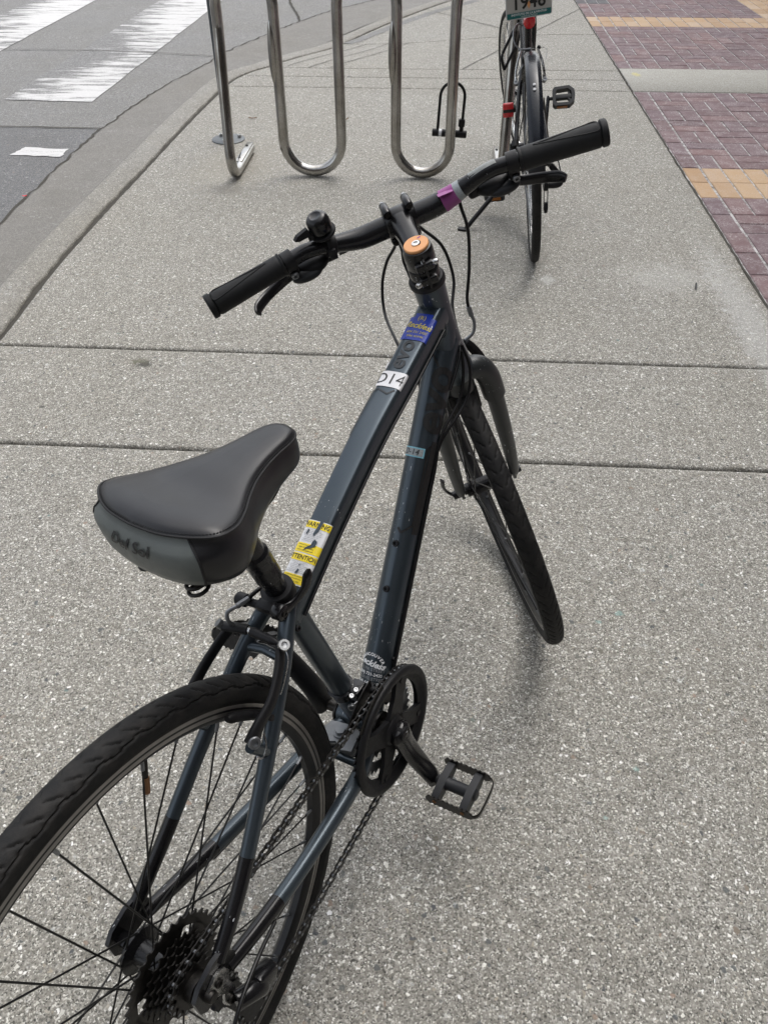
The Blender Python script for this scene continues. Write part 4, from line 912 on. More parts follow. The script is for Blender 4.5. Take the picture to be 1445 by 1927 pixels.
# crankset
CANG = -1.318272
CA = V((math.cos(CANG), 0, math.sin(CANG))); CN = V((-CA.z, 0, CA.x))
o = toothed(48, pr(48), 0.0050); m = MB(); m.ringplate(o, [(0.080 * math.cos(math.atan2(b, a)), 0.080 * math.sin(math.atan2(b, a))) for a, b in o], BB - EY * 0.0520, (1, 0, 0), (0, 0, 1), 0.0022)
chainring = part(m, 'chainring', 'matte_black')
o = toothed(36, pr(36), 0.0045); m = MB(); m.ringplate(o, [(0.056 * math.cos(math.atan2(b, a)), 0.056 * math.sin(math.atan2(b, a))) for a, b in o], BB - EY * 0.0440, (1, 0, 0), (0, 0, 1), 0.0020)
m.build('middle_ring', 'dull_alloy', chainring)
o = toothed(26, pr(26), 0.0045); m = MB(); m.ringplate(o, [(0.036 * math.cos(math.atan2(b, a)), 0.036 * math.sin(math.atan2(b, a))) for a, b in o], BB - EY * 0.0370, (1, 0, 0), (0, 0, 1), 0.0020)
m.build('inner_ring', 'dark_steel', chainring)
m = MB(); m.lathe([(0.0985, 0.0565), (0.1025, 0.0575), (0.1038, 0.0600), (0.1028, 0.0640), (0.0985, 0.0665), (0.0930, 0.0665), (0.0900, 0.0650), (0.0860, 0.0600), (0.0800, 0.0585), (0.0800, 0.0560)], BB, -EY, 72, closed=True)
m.build('chain_guard', 'matte_black', chainring, sharp=50)
m = MB()
for q in range(4):
    a = CANG + PI / 4 + q * PI / 2; d = V((math.cos(a), 0, math.sin(a))); t = V((-d.z, 0, d.x))
    m.prism([(0.010, -0.024), (0.030, -0.019), (0.055, -0.014), (0.086, -0.017), (0.086, 0.017), (0.055, 0.014), (0.030, 0.019), (0.010, 0.024)], BB - EY * 0.0575, d, t, 0.007)
    m.cyl(BB - EY * 0.054 + d * 0.082, BB - EY * 0.0625 + d * 0.082, 0.0055, seg=12)
m.lathe([(0.024, 0.052), (0.026, 0.056), (0.024, 0.062), (0.018, 0.066)], BB, -EY, 30); m.build('spider', 'matte_black', chainring, sharp=40)
def crank(sg, mat):
    d = CA * (1 if sg < 0 else -1); base = BB + EY * sg * 0.070
    P = [base - d * 0.012, base, base + d * 0.02, base + d * 0.06, base + d * 0.12 + EY * sg * 0.010, base + d * 0.158 + EY * sg * 0.018, base + d * 0.170 + EY * sg * 0.019, base + d * 0.181 + EY * sg * 0.0195]
    P2 = crom(P, 6); k = len(P2); rr = [interp([0, .14, .28, .6, .8, .93, 1], [0.012, 0.0215, 0.0200, 0.0155, 0.0145, 0.0145, 0.007], i / (k - 1)) for i in range(k)]
    m = MB(); m.tube(P2, rr, 18, up=(0, 1, 0), shape=lambda th, t: (0.60 * math.cos(th), math.copysign(abs(math.sin(th)) ** 0.8, math.sin(th))))
    c = part(m, 'crank_arm', mat, sharp=50)
    m = MB(); m.lathe([(0.0125, 0.0), (0.0125, 0.0115), (0.0110, 0.0125), (0.0085, 0.0122), (0.0080, 0.009), (0.0005, 0.0085)], base, EY * sg, 22); m.build('dust_cap', 'matte_black', c)
    m = MB(); m.cyl(base + EY * sg * 0.0088, base + EY * sg * 0.0098, 0.0045, seg=6); m.build('crank_bolt', 'brass_rust', c)
    return base + d * 0.170 + EY * sg * 0.018
pr_ = crank(-1, 'gloss_black'); pl_ = crank(1, 'matte_black')
def pedal(o, sg, tilt):
    Mx = T(o) @ RY(tilt); root = MB()
    root.cyl((0, 0, 0), (0, sg * 0.016, 0), 0.0075, seg=14); root.lathe([(0.010, 0.012), (0.0125, 0.014), (0.0125, 0.026), (0.0105, 0.034), (0.0105, 0.062), (0.0120, 0.070), (0.0120, 0.078), (0.008, 0.082)], (0, 0, 0), EY * sg, 22)
    for y in (0.022, 0.072):
        root.prism([(-0.034, -0.007), (-0.026, -0.010), (0, -0.0125), (0.026, -0.010), (0.034, -0.007), (0.034, 0.007), (0.026, 0.010), (0, 0.0125), (-0.026, 0.010), (-0.034, 0.007)], (0, sg * y, 0), (1, 0, 0), (0, 0, 1), 0.013)
    p = part(root, 'pedal', 'plastic_grey', B1, Mx, sharp=40)
    for s in (1, -1):
        m = MB(); pts = []
        nt = 9
        for i in range(nt + 1):
            y = 0.010 + 0.076 * i / nt
            pts += [(y, 0.0105), (y + 0.0030, 0.0135), (y + 0.0055, 0.0105)] if i < nt else [(y, 0.0105)]
        poly = pts + [(0.090, 0.004), (0.090, -0.004)] + [(a, -b) for a, b in reversed(pts)] + [(0.006, -0.004), (0.006, 0.004)]
        m.prism(poly, (s * 0.036, 0, 0), EY * sg, (0, 0, 1), 0.0022); m.build('cage_plate', 'dark_steel', p, flat=True)
        for y in (0.022, 0.072): bolt(p, (s * 0.0370, sg * y, 0), (s, 0, 0), 0.0035, 0.0018, 'brass_rust', 'cage_bolt')
    m = MB(); P = crom([(0.036, sg * 0.086, 0), (0.034, sg * 0.094, 0), (0.022, sg * 0.099, 0), (-0.022, sg * 0.099, 0), (-0.034, sg * 0.094, 0), (-0.036, sg * 0.086, 0)], 6)
    m.tube(P, 0.0060, 10, up=(0, 0, 1), shape=lambda th, t: (math.cos(th), 0.20 * math.sin(th))); m.build('cage_end', 'dark_steel', p)
    return p
pedal(pr_, -1, -0.10); pedal(pl_, 1, 0.55)

# chain: upper run, round the sprocket, down the derailleur, back to the ring
CY = -0.0455
ccx, ccz, cr = BB.x, BB.z, pr(48); scx, scz, sr = 0.0, RW, pr(16)
JK = V((0.026, CY, 0.262)); TP = V((0.048, CY, 0.168)); jr = 0.0215
def arc(cx, cz, r, a0, a1, n): return [V((cx + r * math.cos(lerp(a0, a1, i / n)), CY, cz + r * math.sin(lerp(a0, a1, i / n)))) for i in range(n + 1)]
def deg(d): return math.radians(d)
loop = arc(ccx, ccz, cr, deg(-84), deg(88), 40) + arc(scx, scz, sr, deg(96), deg(262), 24) + arc(JK.x, JK.z, jr, deg(120), deg(-20), 10) + arc(TP.x, TP.z, jr, deg(168), deg(290), 10)
for q in loop: q.y = lerp(-0.0520, -0.0440, sstep(0.36, 0.06, q.x))
tot = loop + [loop[0]]; plen = sum((tot[i + 1] - tot[i]).length for i in range(len(tot) - 1)); NL = int(round(plen / 0.0127 / 2) * 2)
pins = resamp(tot, NL + 1)[:-1]
m = MB()
for i in range(NL):
    a, b = pins[i], pins[(i + 1) % NL]; d = (b - a).normalized(); t = d.cross(EY).normalized(); mid = (a + b) / 2; L = (b - a).length / 2
    yo = 0.0035 if i % 2 else 0.0024
    prof = []
    for k in range(7): th = -PI / 2 + PI * k / 6; prof.append((L + 0.0042 * math.cos(th), 0.0042 * math.sin(th)))
    prof += [(0, 0.0027)]
    for k in range(7): th = PI / 2 + PI * k / 6; prof.append((-L + 0.0042 * math.cos(th), 0.0042 * math.sin(th)))
    prof += [(0, -0.0027)]
    for s in (1, -1): m.prism(prof, mid + EY * s * yo, d, t, 0.0010)
    m.cyl(a - EY * 0.0043, a + EY * 0.0043, 0.0022, seg=8, mi=1)
chain = part(m, 'chain', ['dark_steel', 'dull_alloy'], sharp=30)

# rear derailleur and hanger
m = MB(); m.prism([(-0.012, 0.016), (0.002, 0.024), (0.016, 0.020), (0.020, 0.004), (0.014, -0.010), (0.018, -0.030), (0.010, -0.046), (0.000, -0.048), (-0.004, -0.036), (0.002, -0.020), (-0.010, -0.004)], (0.012, -0.0735, 0.340), (1, 0, 0), (0, 0, 1), 0.0035)
rd = part(m, 'rear_derailleur', 'steel')
bolt(rd, (0.014, -0.0755, 0.350), -EY, 0.0055, 0.003, 'dark_steel'); bolt(rd, (0.018, -0.0755, 0.300), -EY, 0.0065, 0.004, 'dark_steel')
m = MB(); m.tube(crom([(0.018, -0.082, 0.300), (0.034, -0.090, 0.296), (0.046, -0.092, 0.286), (0.050, -0.086, 0.270)], 8), [0.013, 0.0125] + [0.0120] * 21 + [0.010, 0.009], 16); m.box((0.056, -0.088, 0.284), (0.036, 0.022, 0.030), RY(0.5).to_3x3(), 0.005); m.build('knuckle', 'gloss_black', rd, sharp=45)
for yo in (-0.005, 0.006):
    m = MB(); m.prism([(0.012, 0.278), (0.030, 0.280), (0.044, 0.262), (0.062, 0.172), (0.058, 0.156), (0.044, 0.152), (0.034, 0.162), (0.016, 0.250)], (0, CY + yo, 0), (1, 0, 0), (0, 0, 1), 0.0018); m.build('cage', 'matte_black', rd)
for c in (JK, TP):
    o = toothed(11, 0.0205, 0.0030); m = MB(); m.prism(o, c, (1, 0, 0), (0, 0, 1), 0.006); m.build('pulley', 'matte_black', rd, flat=True)
m = MB(); m.tube(crom([(0.110, -0.074, 0.308), (0.060, -0.086, 0.318), (0.010, -0.098, 0.316), (-0.030, -0.105, 0.285), (-0.020, -0.104, 0.255), (0.018, -0.098, 0.258)], 10), 0.0026, 10); m.build('cable', 'cable_black', rd)
m = MB(); m.tube([V((0.34, -0.058, 0.270)).lerp(V((0.110, -0.074, 0.308)), i / 8) for i in range(9)], 0.0009, 6); m.build('inner_cable', 'dark_steel', rd)
# front derailleur
q = BB + STD * 0.100
m = MB(); m.lathe([(0.0178, -0.009), (0.0205, -0.008), (0.0205, 0.008), (0.0178, 0.009)], q, STD, 28); m.box(q + V((0.006, -0.022, 0.0)), (0.026, 0.020, 0.018), None, 0.002); fd = part(m, 'front_derailleur', 'gloss_black')
for sh in (0.0, 0.012): bolt(fd, q + V((-0.012 + sh, -0.026, 0.008)), (-0.3, -0.4, 0.9), 0.0038, 0.005, 'steel', 'limit_screw')
bolt(fd, q + V((-0.014, -0.024, -0.012)), (-0.8, -0.5, 0.2), 0.0055, 0.006, 'dull_alloy', 'cable_bolt')
m = MB(); m.box(q + V((0.012, -0.030, -0.006)), (0.016, 0.018, 0.018), RY(0.3).to_3x3(), 0.003); m.box(q + V((0.024, -0.034, -0.012)), (0.012, 0.012, 0.020), RY(0.4).to_3x3(), 0.003); m.cyl(q + V((0.018, -0.020, -0.004)), q + V((0.018, -0.046, -0.004)), 0.006, seg=12); m.build('linkage', 'matte_black', fd, sharp=40)
for yo in (-0.0395, -0.0600):
    P = [(BB.x + r * math.cos(a), BB.z + r * math.sin(a)) for r, rg in ((0.113, [1.62 + 0.07 * i for i in range(11)]), (0.090, [2.32 - 0.07 * i for i in range(11)])) for a in rg]
    m = MB(); m.prism(P, (0, yo, 0), (1, 0, 0), (0, 0, 1), 0.0014); m.build('cage', 'dark_steel', fd)
m = MB(); m.tube(crom([q + V((-0.014, -0.026, -0.010)), q + V((0.004, -0.034, -0.006)), q + V((0.014, -0.032, -0.020))], 8), 0.0009, 6); m.build('cable_tail', 'steel', fd)
# kickstand: alloy top plate with its bolt, leg folded back under the left stay
m = MB(); m.prism([(-0.024, -0.032), (0.012, -0.026), (0.016, 0.0), (0.012, 0.026), (-0.014, 0.034), (-0.026, 0.018), (-0.018, 0.0), (-0.028, -0.016)], (0.390, 0.006, 0.2965), (1, 0, 0), (0, 1, 0), 0.006); m.box((0.388, 0.004, 0.262), (0.034, 0.030, 0.022), None, 0.003)
ks_ = part(m, 'kickstand', 'plate_alloy', sharp=30)
m = MB(); m.cyl((0.388, 0.006, 0.301), (0.388, 0.006, 0.309), 0.0085, seg=6); m.cyl((0.388, 0.006, 0.3005), (0.388, 0.006, 0.3025), 0.0115, seg=20); m.build('bolt', 'plate_alloy', ks_, sharp=30)
m = MB(); m.tube(crom([(0.386, 0.016, 0.256), (0.376, 0.046, 0.250), (0.340, 0.060, 0.256), (0.24, 0.067, 0.268), (0.15, 0.074, 0.280)], 8), 0.0075, 12); m.build('leg', 'matte_black', ks_)

# ---- steered parts
def part_s(m, name, mat, parent=B1, **k): return m.build(name, mat, parent, MS if parent is B1 else None, **k)
# fork
m = MB()
m.tube(crom([S(0.010, -0.052, 0.285), S(0.006, -0.048, 0.335), S(0.003, -0.034, 0.365), S(0.0, 0.0, 0.374), S(0.003, 0.034, 0.365), S(0.006, 0.048, 0.335), S(0.010, 0.052, 0.285)], 8), 0.0195, 22, up=(0, 0, 1))
m.cyl(S(0, 0, 0.340), S(0, 0, 0.382), 0.024, 0.026, 30)
fork = part_s(m, 'fork', 'fork_paint', sharp=60)
for sg in (1, -1):
    m = MB(); P = crom([S(0.0085, sg * 0.0515, 0.300), S(0.014, sg * 0.0535, 0.22), S(0.028, sg * 0.0560, 0.12), S(0.045, sg * 0.0575, 0.035), S(0.052, sg * 0.0578, 0.004)], 10); k = len(P)
    m.tube(P, [interp([0, .3, .75, 1], [0.0190, 0.0180, 0.0135, 0.0105], i / (k - 1)) for i in range(k)], 22, up=(0, 1, 0), shape=lambda th, t: (0.80 * math.cos(th), math.sin(th))); m.build('blade', 'fork_paint', fork, sharp=60)
    m = MB(); c = FA + EY * sg * 0.0555; m.prism([(-0.012, 0.022), (-0.014, 0.0), (-0.006, -0.014), (0.008, -0.014), (0.016, 0.0), (0.012, 0.022)], c, (1, 0, 0), (0, 0, 1), 0.006); m.build('dropout', 'gloss_black', fork)
m = MB(); m.cyl(FA + EY * 0.058, FA + EY * 0.074, 0.009, seg=16); P = crom([FA + EY * 0.072, FA + V((0.004, 0.082, 0.012)), FA + V((-0.004, 0.086, 0.032)), FA + V((-0.018, 0.083, 0.056))], 8); m.tube(P, [0.009] + [0.0062] * (len(P) - 2) + [0.004], 12, up=(0, 1, 0), shape=lambda th, t: (0.5 * math.cos(th), math.sin(th)))
m.cyl(FA - EY * 0.058, FA - EY * 0.072, 0.008, 0.006, 14); m.build('quick_release', 'gloss_black', front_wheel, T(-FA), sharp=45)
# front brake (ahead of the crown)
m = MB(); m.cyl(S(0.018, -0.047, 0.262), S(0.048, -0.047, 0.262), 0.0070, seg=14); fb = part_s(m, 'rim_brake', 'fork_paint')
m = MB(); m.cyl(S(0.018, 0.047, 0.262), S(0.048, 0.047, 0.262), 0.0070, seg=14); m.build('brake_boss', 'fork_paint', fb)
for sg in (1, -1):
    P = crom([S(0.050, sg * 0.049, 0.258), S(0.054, sg * 0.053, 0.285), S(0.056, sg * 0.054, 0.320), S(0.057, sg * 0.046, 0.350), S(0.057, sg * 0.036, 0.372)], 8); k = len(P)
    m = MB(); m.tube(P, [interp([0, .2, 1], [0.012, 0.0085, 0.0080], i / (k - 1)) for i in range(k)], 14, up=(0, 1, 0), shape=lambda th, t: (math.cos(th), 0.6 * math.sin(th))); m.build('brake_arm', 'matte_black', fb)
    m = MB(); m.box(FA + V((-0.055, sg * 0.020, 0.0)) + SU * 0.285, (0.014, 0.011, 0.050), RY(-0.34).to_3x3(), 0.003); m.build('brake_pad', 'matte_black', fb)
m = MB(); m.tube(crom([S(0.0645, -0.058, 0.416), S(0.062, -0.059, 0.400), S(0.058, -0.052, 0.384), S(0.056, -0.036, 0.378)], 8), 0.0028, 10); m.tube([S(0.069, -0.0575, 0.430), S(0.0645, -0.058, 0.414)], 0.0042, 10); m.build('noodle', 'dull_alloy', fb)
m = MB(); m.tube([S(0.056, -0.036, 0.377), S(0.057, -0.010, 0.374), S(0.057, 0.034, 0.372)], 0.0040, 10); m.build('cable_boot', 'matte_black', fb)
# stem
CLN, CLU = 0.09732, 0.60536
m = MB(); m.lathe([(0.0205, 0.572), (0.0215, 0.574), (0.0215, 0.590), (0.0200, 0.5925), (0.0212, 0.594), (0.0212, 0.616), (0.0195, 0.6225), (0.0170, 0.6235)], S(0, 0, 0) , SU, 36)
stem_pts = [S(0.004, 0, 0.600), S(0.030, 0, 0.602), S(0.060, 0, 0.604), S(CLN - 0.010, 0, CLU)]
m.tube(crom(stem_pts, 6), [0.0185, 0.0180, 0.0175, 0.0170, 0.0165, 0.016, 0.016, 0.016, 0.016, 0.016, 0.016, 0.0162, 0.0165, 0.017, 0.0175, 0.018, 0.0185, 0.019, 0.019], 26, up=(0, 1, 0), shape=lambda th, t: (math.copysign(abs(math.cos(th)) ** 0.8, math.cos(th)), math.copysign(abs(math.sin(th)) ** 0.8, math.sin(th))))
m.cyl(S(CLN, -0.023, CLU), S(CLN, 0.023, CLU), 0.0200, seg=32, bev=0.002)
for u_ in (0.580, 0.604):    # pinch lugs behind the steerer
    m.box(S(-0.0215, 0, u_), (0.012, 0.026, 0.013), Matrix((SN, EY, SU)).transposed(), 0.003)
stem = part_s(m, 'stem', 'gloss_black', sharp=45)
m = MB(); m.box(S(-0.0262, 0, 0.593), (0.006, 0.0022, 0.046), Matrix((SN, EY, SU)).transposed()); m.build('clamp_gap', 'print_black', stem)
bolt(stem, S(-0.0235, 0.013, 0.580), EY + SN * -0.5, 0.0042, 0.006, 'steel'); bolt(stem, S(-0.0235, -0.013, 0.606), -EY + SN * -0.5, 0.0042, 0.006, 'steel')
m = MB()
for sy in (-1, 1):
    for su in (1, -1): m.cyl(S(CLN - 0.014, sy * 0.0165, CLU + su * 0.0235), S(CLN + 0.013, sy * 0.0165, CLU + su * 0.0235), 0.0062, seg=16, bev=0.001); m.box(S(CLN, sy * 0.0165, CLU + su * 0.0185), (0.022, 0.012, 0.012), Matrix((SN, EY, SU)).transposed(), 0.003)
m.build('faceplate', 'gloss_black', stem, sharp=45)
for sy in (-1, 1):
    for su in (1, -1): bolt(stem, S(CLN + 0.013, sy * 0.0165, CLU + su * 0.0235), SN, 0.0042, 0.005, 'steel'); bolt(stem, S(CLN - 0.0142, sy * 0.0165, CLU + su * 0.0235), -SN, 0.0034, 0.0012, 'dark_steel', 'bolt_end')
m = MB(); m.lathe([(0.0175, 0.6235), (0.0175, 0.6262), (0.0165, 0.6272), (0.0060, 0.6272)], S(0, 0, 0), SU, 36); cap = m.build('top_cap', 'cap_orange', stem)
m = MB(); m.lathe([(0.0058, 0.6270), (0.0056, 0.6284), (0.0030, 0.6286), (0.0028, 0.6274), (0.0001, 0.6272)], S(0, 0, 0), SU, 24); m.build('cap_bolt', 'steel', stem)
m = MB(); f = lambda u, v: S(v, -u, 0.6275); strip(m, [(0.0065 * math.cos(a), 0.0065 * math.sin(a)) for a in [-1.2 + 0.3 * i for i in range(9)]], 0.0012, f); strip(m, [(0.005, 0.009), (0.010, 0.0105)], 0.0022, f, 1); m.build('cap_print', ['thread_black', 'tape_purple'], stem, flat=True)
# handlebar
def bar(s):
    a = abs(s); t = min(max((a - 0.0483) / (0.1456 - 0.0483), 0), 1); sm = t * t * (3 - 2 * t); e = max(0, a - 0.1456)
    return S(CLN - 0.0126 * sm - 0.2034 * e, s, CLU - 0.0024 + 0.0256 * sm + 0.0055 * e)
ss = [-0.296 + 0.592 * i / 120 for i in range(121)]
def bar_r(s): return 0.0111 + 0.0048 * (1 - sstep(0.05, 0.125, abs(s)))
m = MB(); m.tube([bar(s) for s in ss], [bar_r(s) for s in ss], 28, up=(0, 0, 1)); handlebar = part_s(m, 'handlebar', 'bar_black', sharp=60)
m = MB(); sA = [-0.088 + 0.022 * i / 8 for i in range(9)]; m.tube([bar(s) for s in sA], [bar_r(s) + 0.0007 for s in sA], 28, cap=False); m.build('tape', 'tape_purple', handlebar)
m = MB(); sA = [-0.097 + 0.010 * i / 4 for i in range(5)]; m.tube([bar(s) for s in sA], [bar_r(s) + 0.0006 for s in sA], 28, cap=False); m.build('tape', 'tape_grey', handlebar)
q = bar(-0.071); m = MB(); m.prism([(-0.010, 0.0), (0.012, 0.0), (0.012, 0.012), (-0.010, 0.013)], q + SU * 0.0155 - SN * 0.004, (0, 1, 0), (SU * 0.25 - SN * 0.97), 0.0008); m.build('tape_flap', 'tape_purple', handlebar)
m = MB(); sA = [-0.148 + 0.040 * i / 10 for i in range(11)]
vs = []
for s in sA:
    for k in range(5):
        a = -0.5 + k * 0.25; q = bar(s); r = bar_r(s) + 0.0006; vs.append(q + SU * (r * math.cos(a)) + SN * (r * math.sin(a)) * 1.0 + SN * 0.0)
m.add(vs, [(i * 5 + k, i * 5 + k + 1, i * 5 + k + 6, i * 5 + k + 5) for i in range(10) for k in range(4)]); m.build('clear_tape', 'film', handlebar)
for sg in (1, -1):
    sA = [sg * lerp(0.180, 0.299, i / 60) for i in range(61)]
    def grip_r(s):
        a = abs(s); r = 0.0162 + 0.0012 * sstep(0.20, 0.29, a)
        if a > 0.2905: r = 0.0182
        if 0.2880 < a < 0.2905: r = 0.0155
        if a > 0.2975: r = 0.0168
        if a < 0.1835: r = 0.0172
        if 0.1835 <= a < 0.1858: r = 0.0158
        return r
    m = MB(); m.tube([bar(s) for s in sA], [grip_r(s) for s in sA], 32, up=(0, 0, 1)); grip = part_s(m, 'grip', 'grip_rubber', sharp=35)
    # raised wing outline on the grip
    P = []
    for t, a in ((0.205, 0.10), (0.240, 0.45), (0.275, 0.72), (0.2855, 0.62), (0.2855, -0.25), (0.270, -0.32), (0.235, -0.10), (0.205, 0.02)):
        q = bar(sg * t); r = grip_r(t) + 0.0001; P.append(q + SU * (r * math.cos(a)) - SN * (r * math.sin(a)))
    m = MB(); m.tube(crom(P, 10, True), 0.0009, 6, closed=True); m.build('grip_ridge', 'grip_rubber', grip)
    # brake lever with shifter pod
    m = MB(); sB = [sg * lerp(0.163, 0.178, i / 4) for i in range(5)]; m.tube([bar(s) for s in sB], 0.0152, 26)
    q = bar(sg * 0.170); m.box(q - SU * 0.016 + SN * 0.004, (0.020, 0.016, 0.016), Matrix((SN, EY, SU)).transposed(), 0.003)
    lev = part_s(m, 'brake_lever', 'matte_black', sharp=45)
    bolt(lev, q - SU * 0.020 - SN * 0.007, -SN * 0.9 - SU * 0.1, 0.0055, 0.0045, 'dull_alloy', 'clamp_bolt')
    lu, ls = (0.0, 1.0) if sg > 0 else (0.012, 0.955)
    m = MB(); P = crom([bar(sg * 0.150) - SU * 0.026 + SN * 0.030] + [bar(sg * (0.150 + (s_ - 0.150) * ls)) - SU * (d_ - lu) + SN * n_ for s_, d_, n_ in (((0.168, 0.050, 0.046), (0.195, 0.062, 0.056), (0.222, 0.066, 0.052), (0.242, 0.064, 0.034), (0.246, 0.066, 0.022)) if sg > 0 else ((0.168, 0.060, 0.040), (0.195, 0.074, 0.046), (0.222, 0.078, 0.044), (0.244, 0.078, 0.034), (0.252, 0.080, 0.026)))], 8); k = len(P)
    m.tube(P, [interp([0, .3, .8, 1], [0.007, 0.0075, 0.0085, 0.006], i / (k - 1)) for i in range(k)], 14, up=SU, shape=lambda th, t: (math.cos(th), 0.42 * math.sin(th))); m.build('lever_blade', 'gloss_black', lev, sharp=50)
    m = MB(); c = bar(sg * 0.142) - SU * 0.030 + SN * 0.016; Rm = Matrix((SN, EY, SU)).transposed()
    m.ell(c, (0.026, 0.028, 0.013), Rm, 22, 12); m.box(c + EY * sg * -0.022 + SN * 0.004, (0.026, 0.032, 0.018), Rm, 0.005); m.build('shifter_body', 'matte_black', lev, sharp=60)
    m = MB(); m.ell(c + EY * sg * 0.012 - SN * 0.018 - SU * 0.004, (0.014, 0.024, 0.0085), Rm, 20, 12); m.build('shifter_lever', 'plastic_grey', lev, sharp=60)
    m = MB(); m.cyl(c + EY * -sg * 0.036 + SN * 0.010, c + EY * -sg * 0.056 + SN * 0.016, 0.0042, 0.0036, 12); m.cyl(c + EY * -sg * 0.034 + SN * 0.010, c + EY * -sg * 0.042 + SN * 0.012, 0.0060, seg=10, mi=1); m.build('cable_adjuster', ['matte_black', 'dull_alloy'], lev)
# bell on the left
q = bar(0.108); bd = (SU * 0.9 - SN * 0.1 + EY * 0.05).normalized()
m = MB(); m.lathe([(0.0152, -0.007), (0.0172, -0.006), (0.0172, 0.006), (0.0152, 0.007)], q, (bar(0.109) - bar(0.107)), 24); m.tube([q + bd * 0.010, q + bd * 0.024], [0.0075, 0.0065], 14); m.box(q - SN * 0.018 - SU * 0.004, (0.008, 0.011, 0.016), Matrix((SN, EY, SU)).transposed(), 0.002)
bell = part_s(m, 'bell', 'matte_black', sharp=45)
m = MB(); m.lathe([(0.006, 0.022), (0.0185, 0.0235), (0.0195, 0.0255), (0.0185, 0.0275), (0.008, 0.0285)], q, bd, 32); m.build('base_plate', 'matte_black', bell)
m = MB(); m.lathe([(0.0160, 0.0310), (0.0168, 0.0330), (0.0168, 0.0440), (0.0155, 0.0500), (0.0120, 0.0540), (0.0085, 0.0550), (0.0080, 0.0545), (0.0001, 0.0545)], q, bd, 36); m.build('dome', 'gloss_black', bell, sharp=60)
m = MB(); lc = q + bd * 0.038 + EY * 0.018 - SN * 0.004; m.prism([(0, -0.006), (0.018, -0.004), (0.024, 0.0), (0.018, 0.005), (0, 0.007)], lc, (EY * 0.95 - SN * 0.3).normalized(), bd, 0.006); m.box(lc - bd * 0.007, (0.008, 0.008, 0.014), None, 0.001); m.build('striker', 'matte_black', bell, sharp=35)
# cables from the bar to the frame
def cable(name, pts, r=0.0025, Mx=None): m = MB(); m.tube(crom(pts, 12), r, 10); return m.build(name, 'cable_black', B1, Mx)
MSi = MS
def SW(n, y, u): return MS @ S(n, y, u)
cable('gear_cable', [SW(0.11, 0.085, 0.588), V((0.852, 0.110, 0.895)), (0.870, 0.100, 0.874), (0.880, 0.128, 0.836), (0.880, 0.142, 0.796), (0.860, 0.131, 0.755), (0.800, 0.076, 0.738), (0.760, 0.030, 0.700)])
cable('gear_cable', [SW(0.11, -0.085, 0.586), (0.885, 0.075, 0.905), (0.890, 0.065, 0.890), (0.900, 0.037, 0.860), (0.900, 0.022, 0.811), (0.870, 0.012, 0.775), (0.820, -0.022, 0.740), (0.795, -0.026, 0.715), (0.770, -0.025, 0.690)])
cable('brake_cable', [SW(0.118, 0.10, 0.580), (0.858, 0.100, 0.892), (0.860, 0.086, 0.870), (0.870, 0.090, 0.843), (0.860, 0.072, 0.814), (0.835, 0.045, 0.790), (0.80, 0.030, 0.770), (0.74, 0.024, 0.760)])
cable('brake_cable', [S(0.118, -0.105, 0.590), S(0.098, -0.090, 0.592), S(0.09, -0.090, 0.547), S(0.09, -0.078, 0.483), S(0.075, -0.061, 0.445), S(0.069, -0.0575, 0.430)], 0.0026, MS)
cable('gear_cable', [V((0.812, -0.028, 0.735)), (0.800, -0.034, 0.700), (0.778, -0.034, 0.668)] + [dt_pt(s, 1.70, 0.003) for s in (0.46, 0.40, 0.30, 0.20, 0.10, 0.03)], 0.0024)
cable('gear_cable', [V((0.818, -0.026, 0.742)), (0.812, -0.040, 0.705), (0.790, -0.040, 0.662)] + [dt_pt(s, 1.98, 0.003) for s in (0.45, 0.40, 0.30, 0.20, 0.10, 0.03)], 0.0024)
#==SPLIT2==
# ------------------------------------------------------------------ bike rack (stainless wave tube)
RK = 3.93; TR = 0.0245
rack = empty('bike_rack', T(-0.34, RK, 0), 'stainless steel wave bike rack of bent tube standing on the pavement', 'bike rack')
RO = V((-0.34, RK, 0))
ux = [-0.992, -0.743, -0.466, -0.2075, 0.048, 0.303]; ZT = 0.715
pts = [V((-0.986, RK + 0.335, TR)), V((-0.984, RK + 0.10, TR)), V((-0.983, RK - 0.025, TR + 0.002)), V((-0.983, RK - 0.075, TR + 0.018)), V((-0.984, RK - 0.098, TR + 0.060)), V((-0.988, RK - 0.088, 0.16)), V((-0.990, RK - 0.052, 0.36)), V((-0.992, RK - 0.012, 0.555)), V((-0.992, RK, 0.63))]
def semi(x0, x1, zc, up, n=14):
    c, r = (x0 + x1) / 2, (x1 - x0) / 2
    return [V((c - r * math.cos(PI * i / n), RK, zc + (1 if up else -1) * r * math.sin(PI * i / n))) for i in range(n + 1)]
path = crom(pts, 6)
for i in range(5):
    r = (ux[i + 1] - ux[i]) / 2
    if i % 2 == 0: path += semi(ux[i], ux[i + 1], ZT, True)
    else: path += semi(ux[i], ux[i + 1], r + TR + 0.001, False)
end = [V((0.303, RK, 0.63)), V((0.302, RK - 0.012, 0.555)), V((0.300, RK - 0.052, 0.36)), V((0.298, RK - 0.088, 0.16)), V((0.296, RK - 0.098, TR + 0.060)), V((0.295, RK - 0.075, TR + 0.018)), V((0.295, RK - 0.025, TR + 0.002)), V((0.295, RK + 0.10, TR)), V((0.295, RK + 0.335, TR))]
path += crom(end, 6)
fine = []
for a, b in zip(path[:-1], path[1:]):
    n = max(1, int((b - a).length / 0.02))
    fine += [a.lerp(b, i / n) for i in range(n)]
fine.append(path[-1])
m = MB(); m.tube([q - RO for q in fine], TR, 28, up=(0, 1, 0)); m.build('tube', 'stainless', rack, sharp=50)
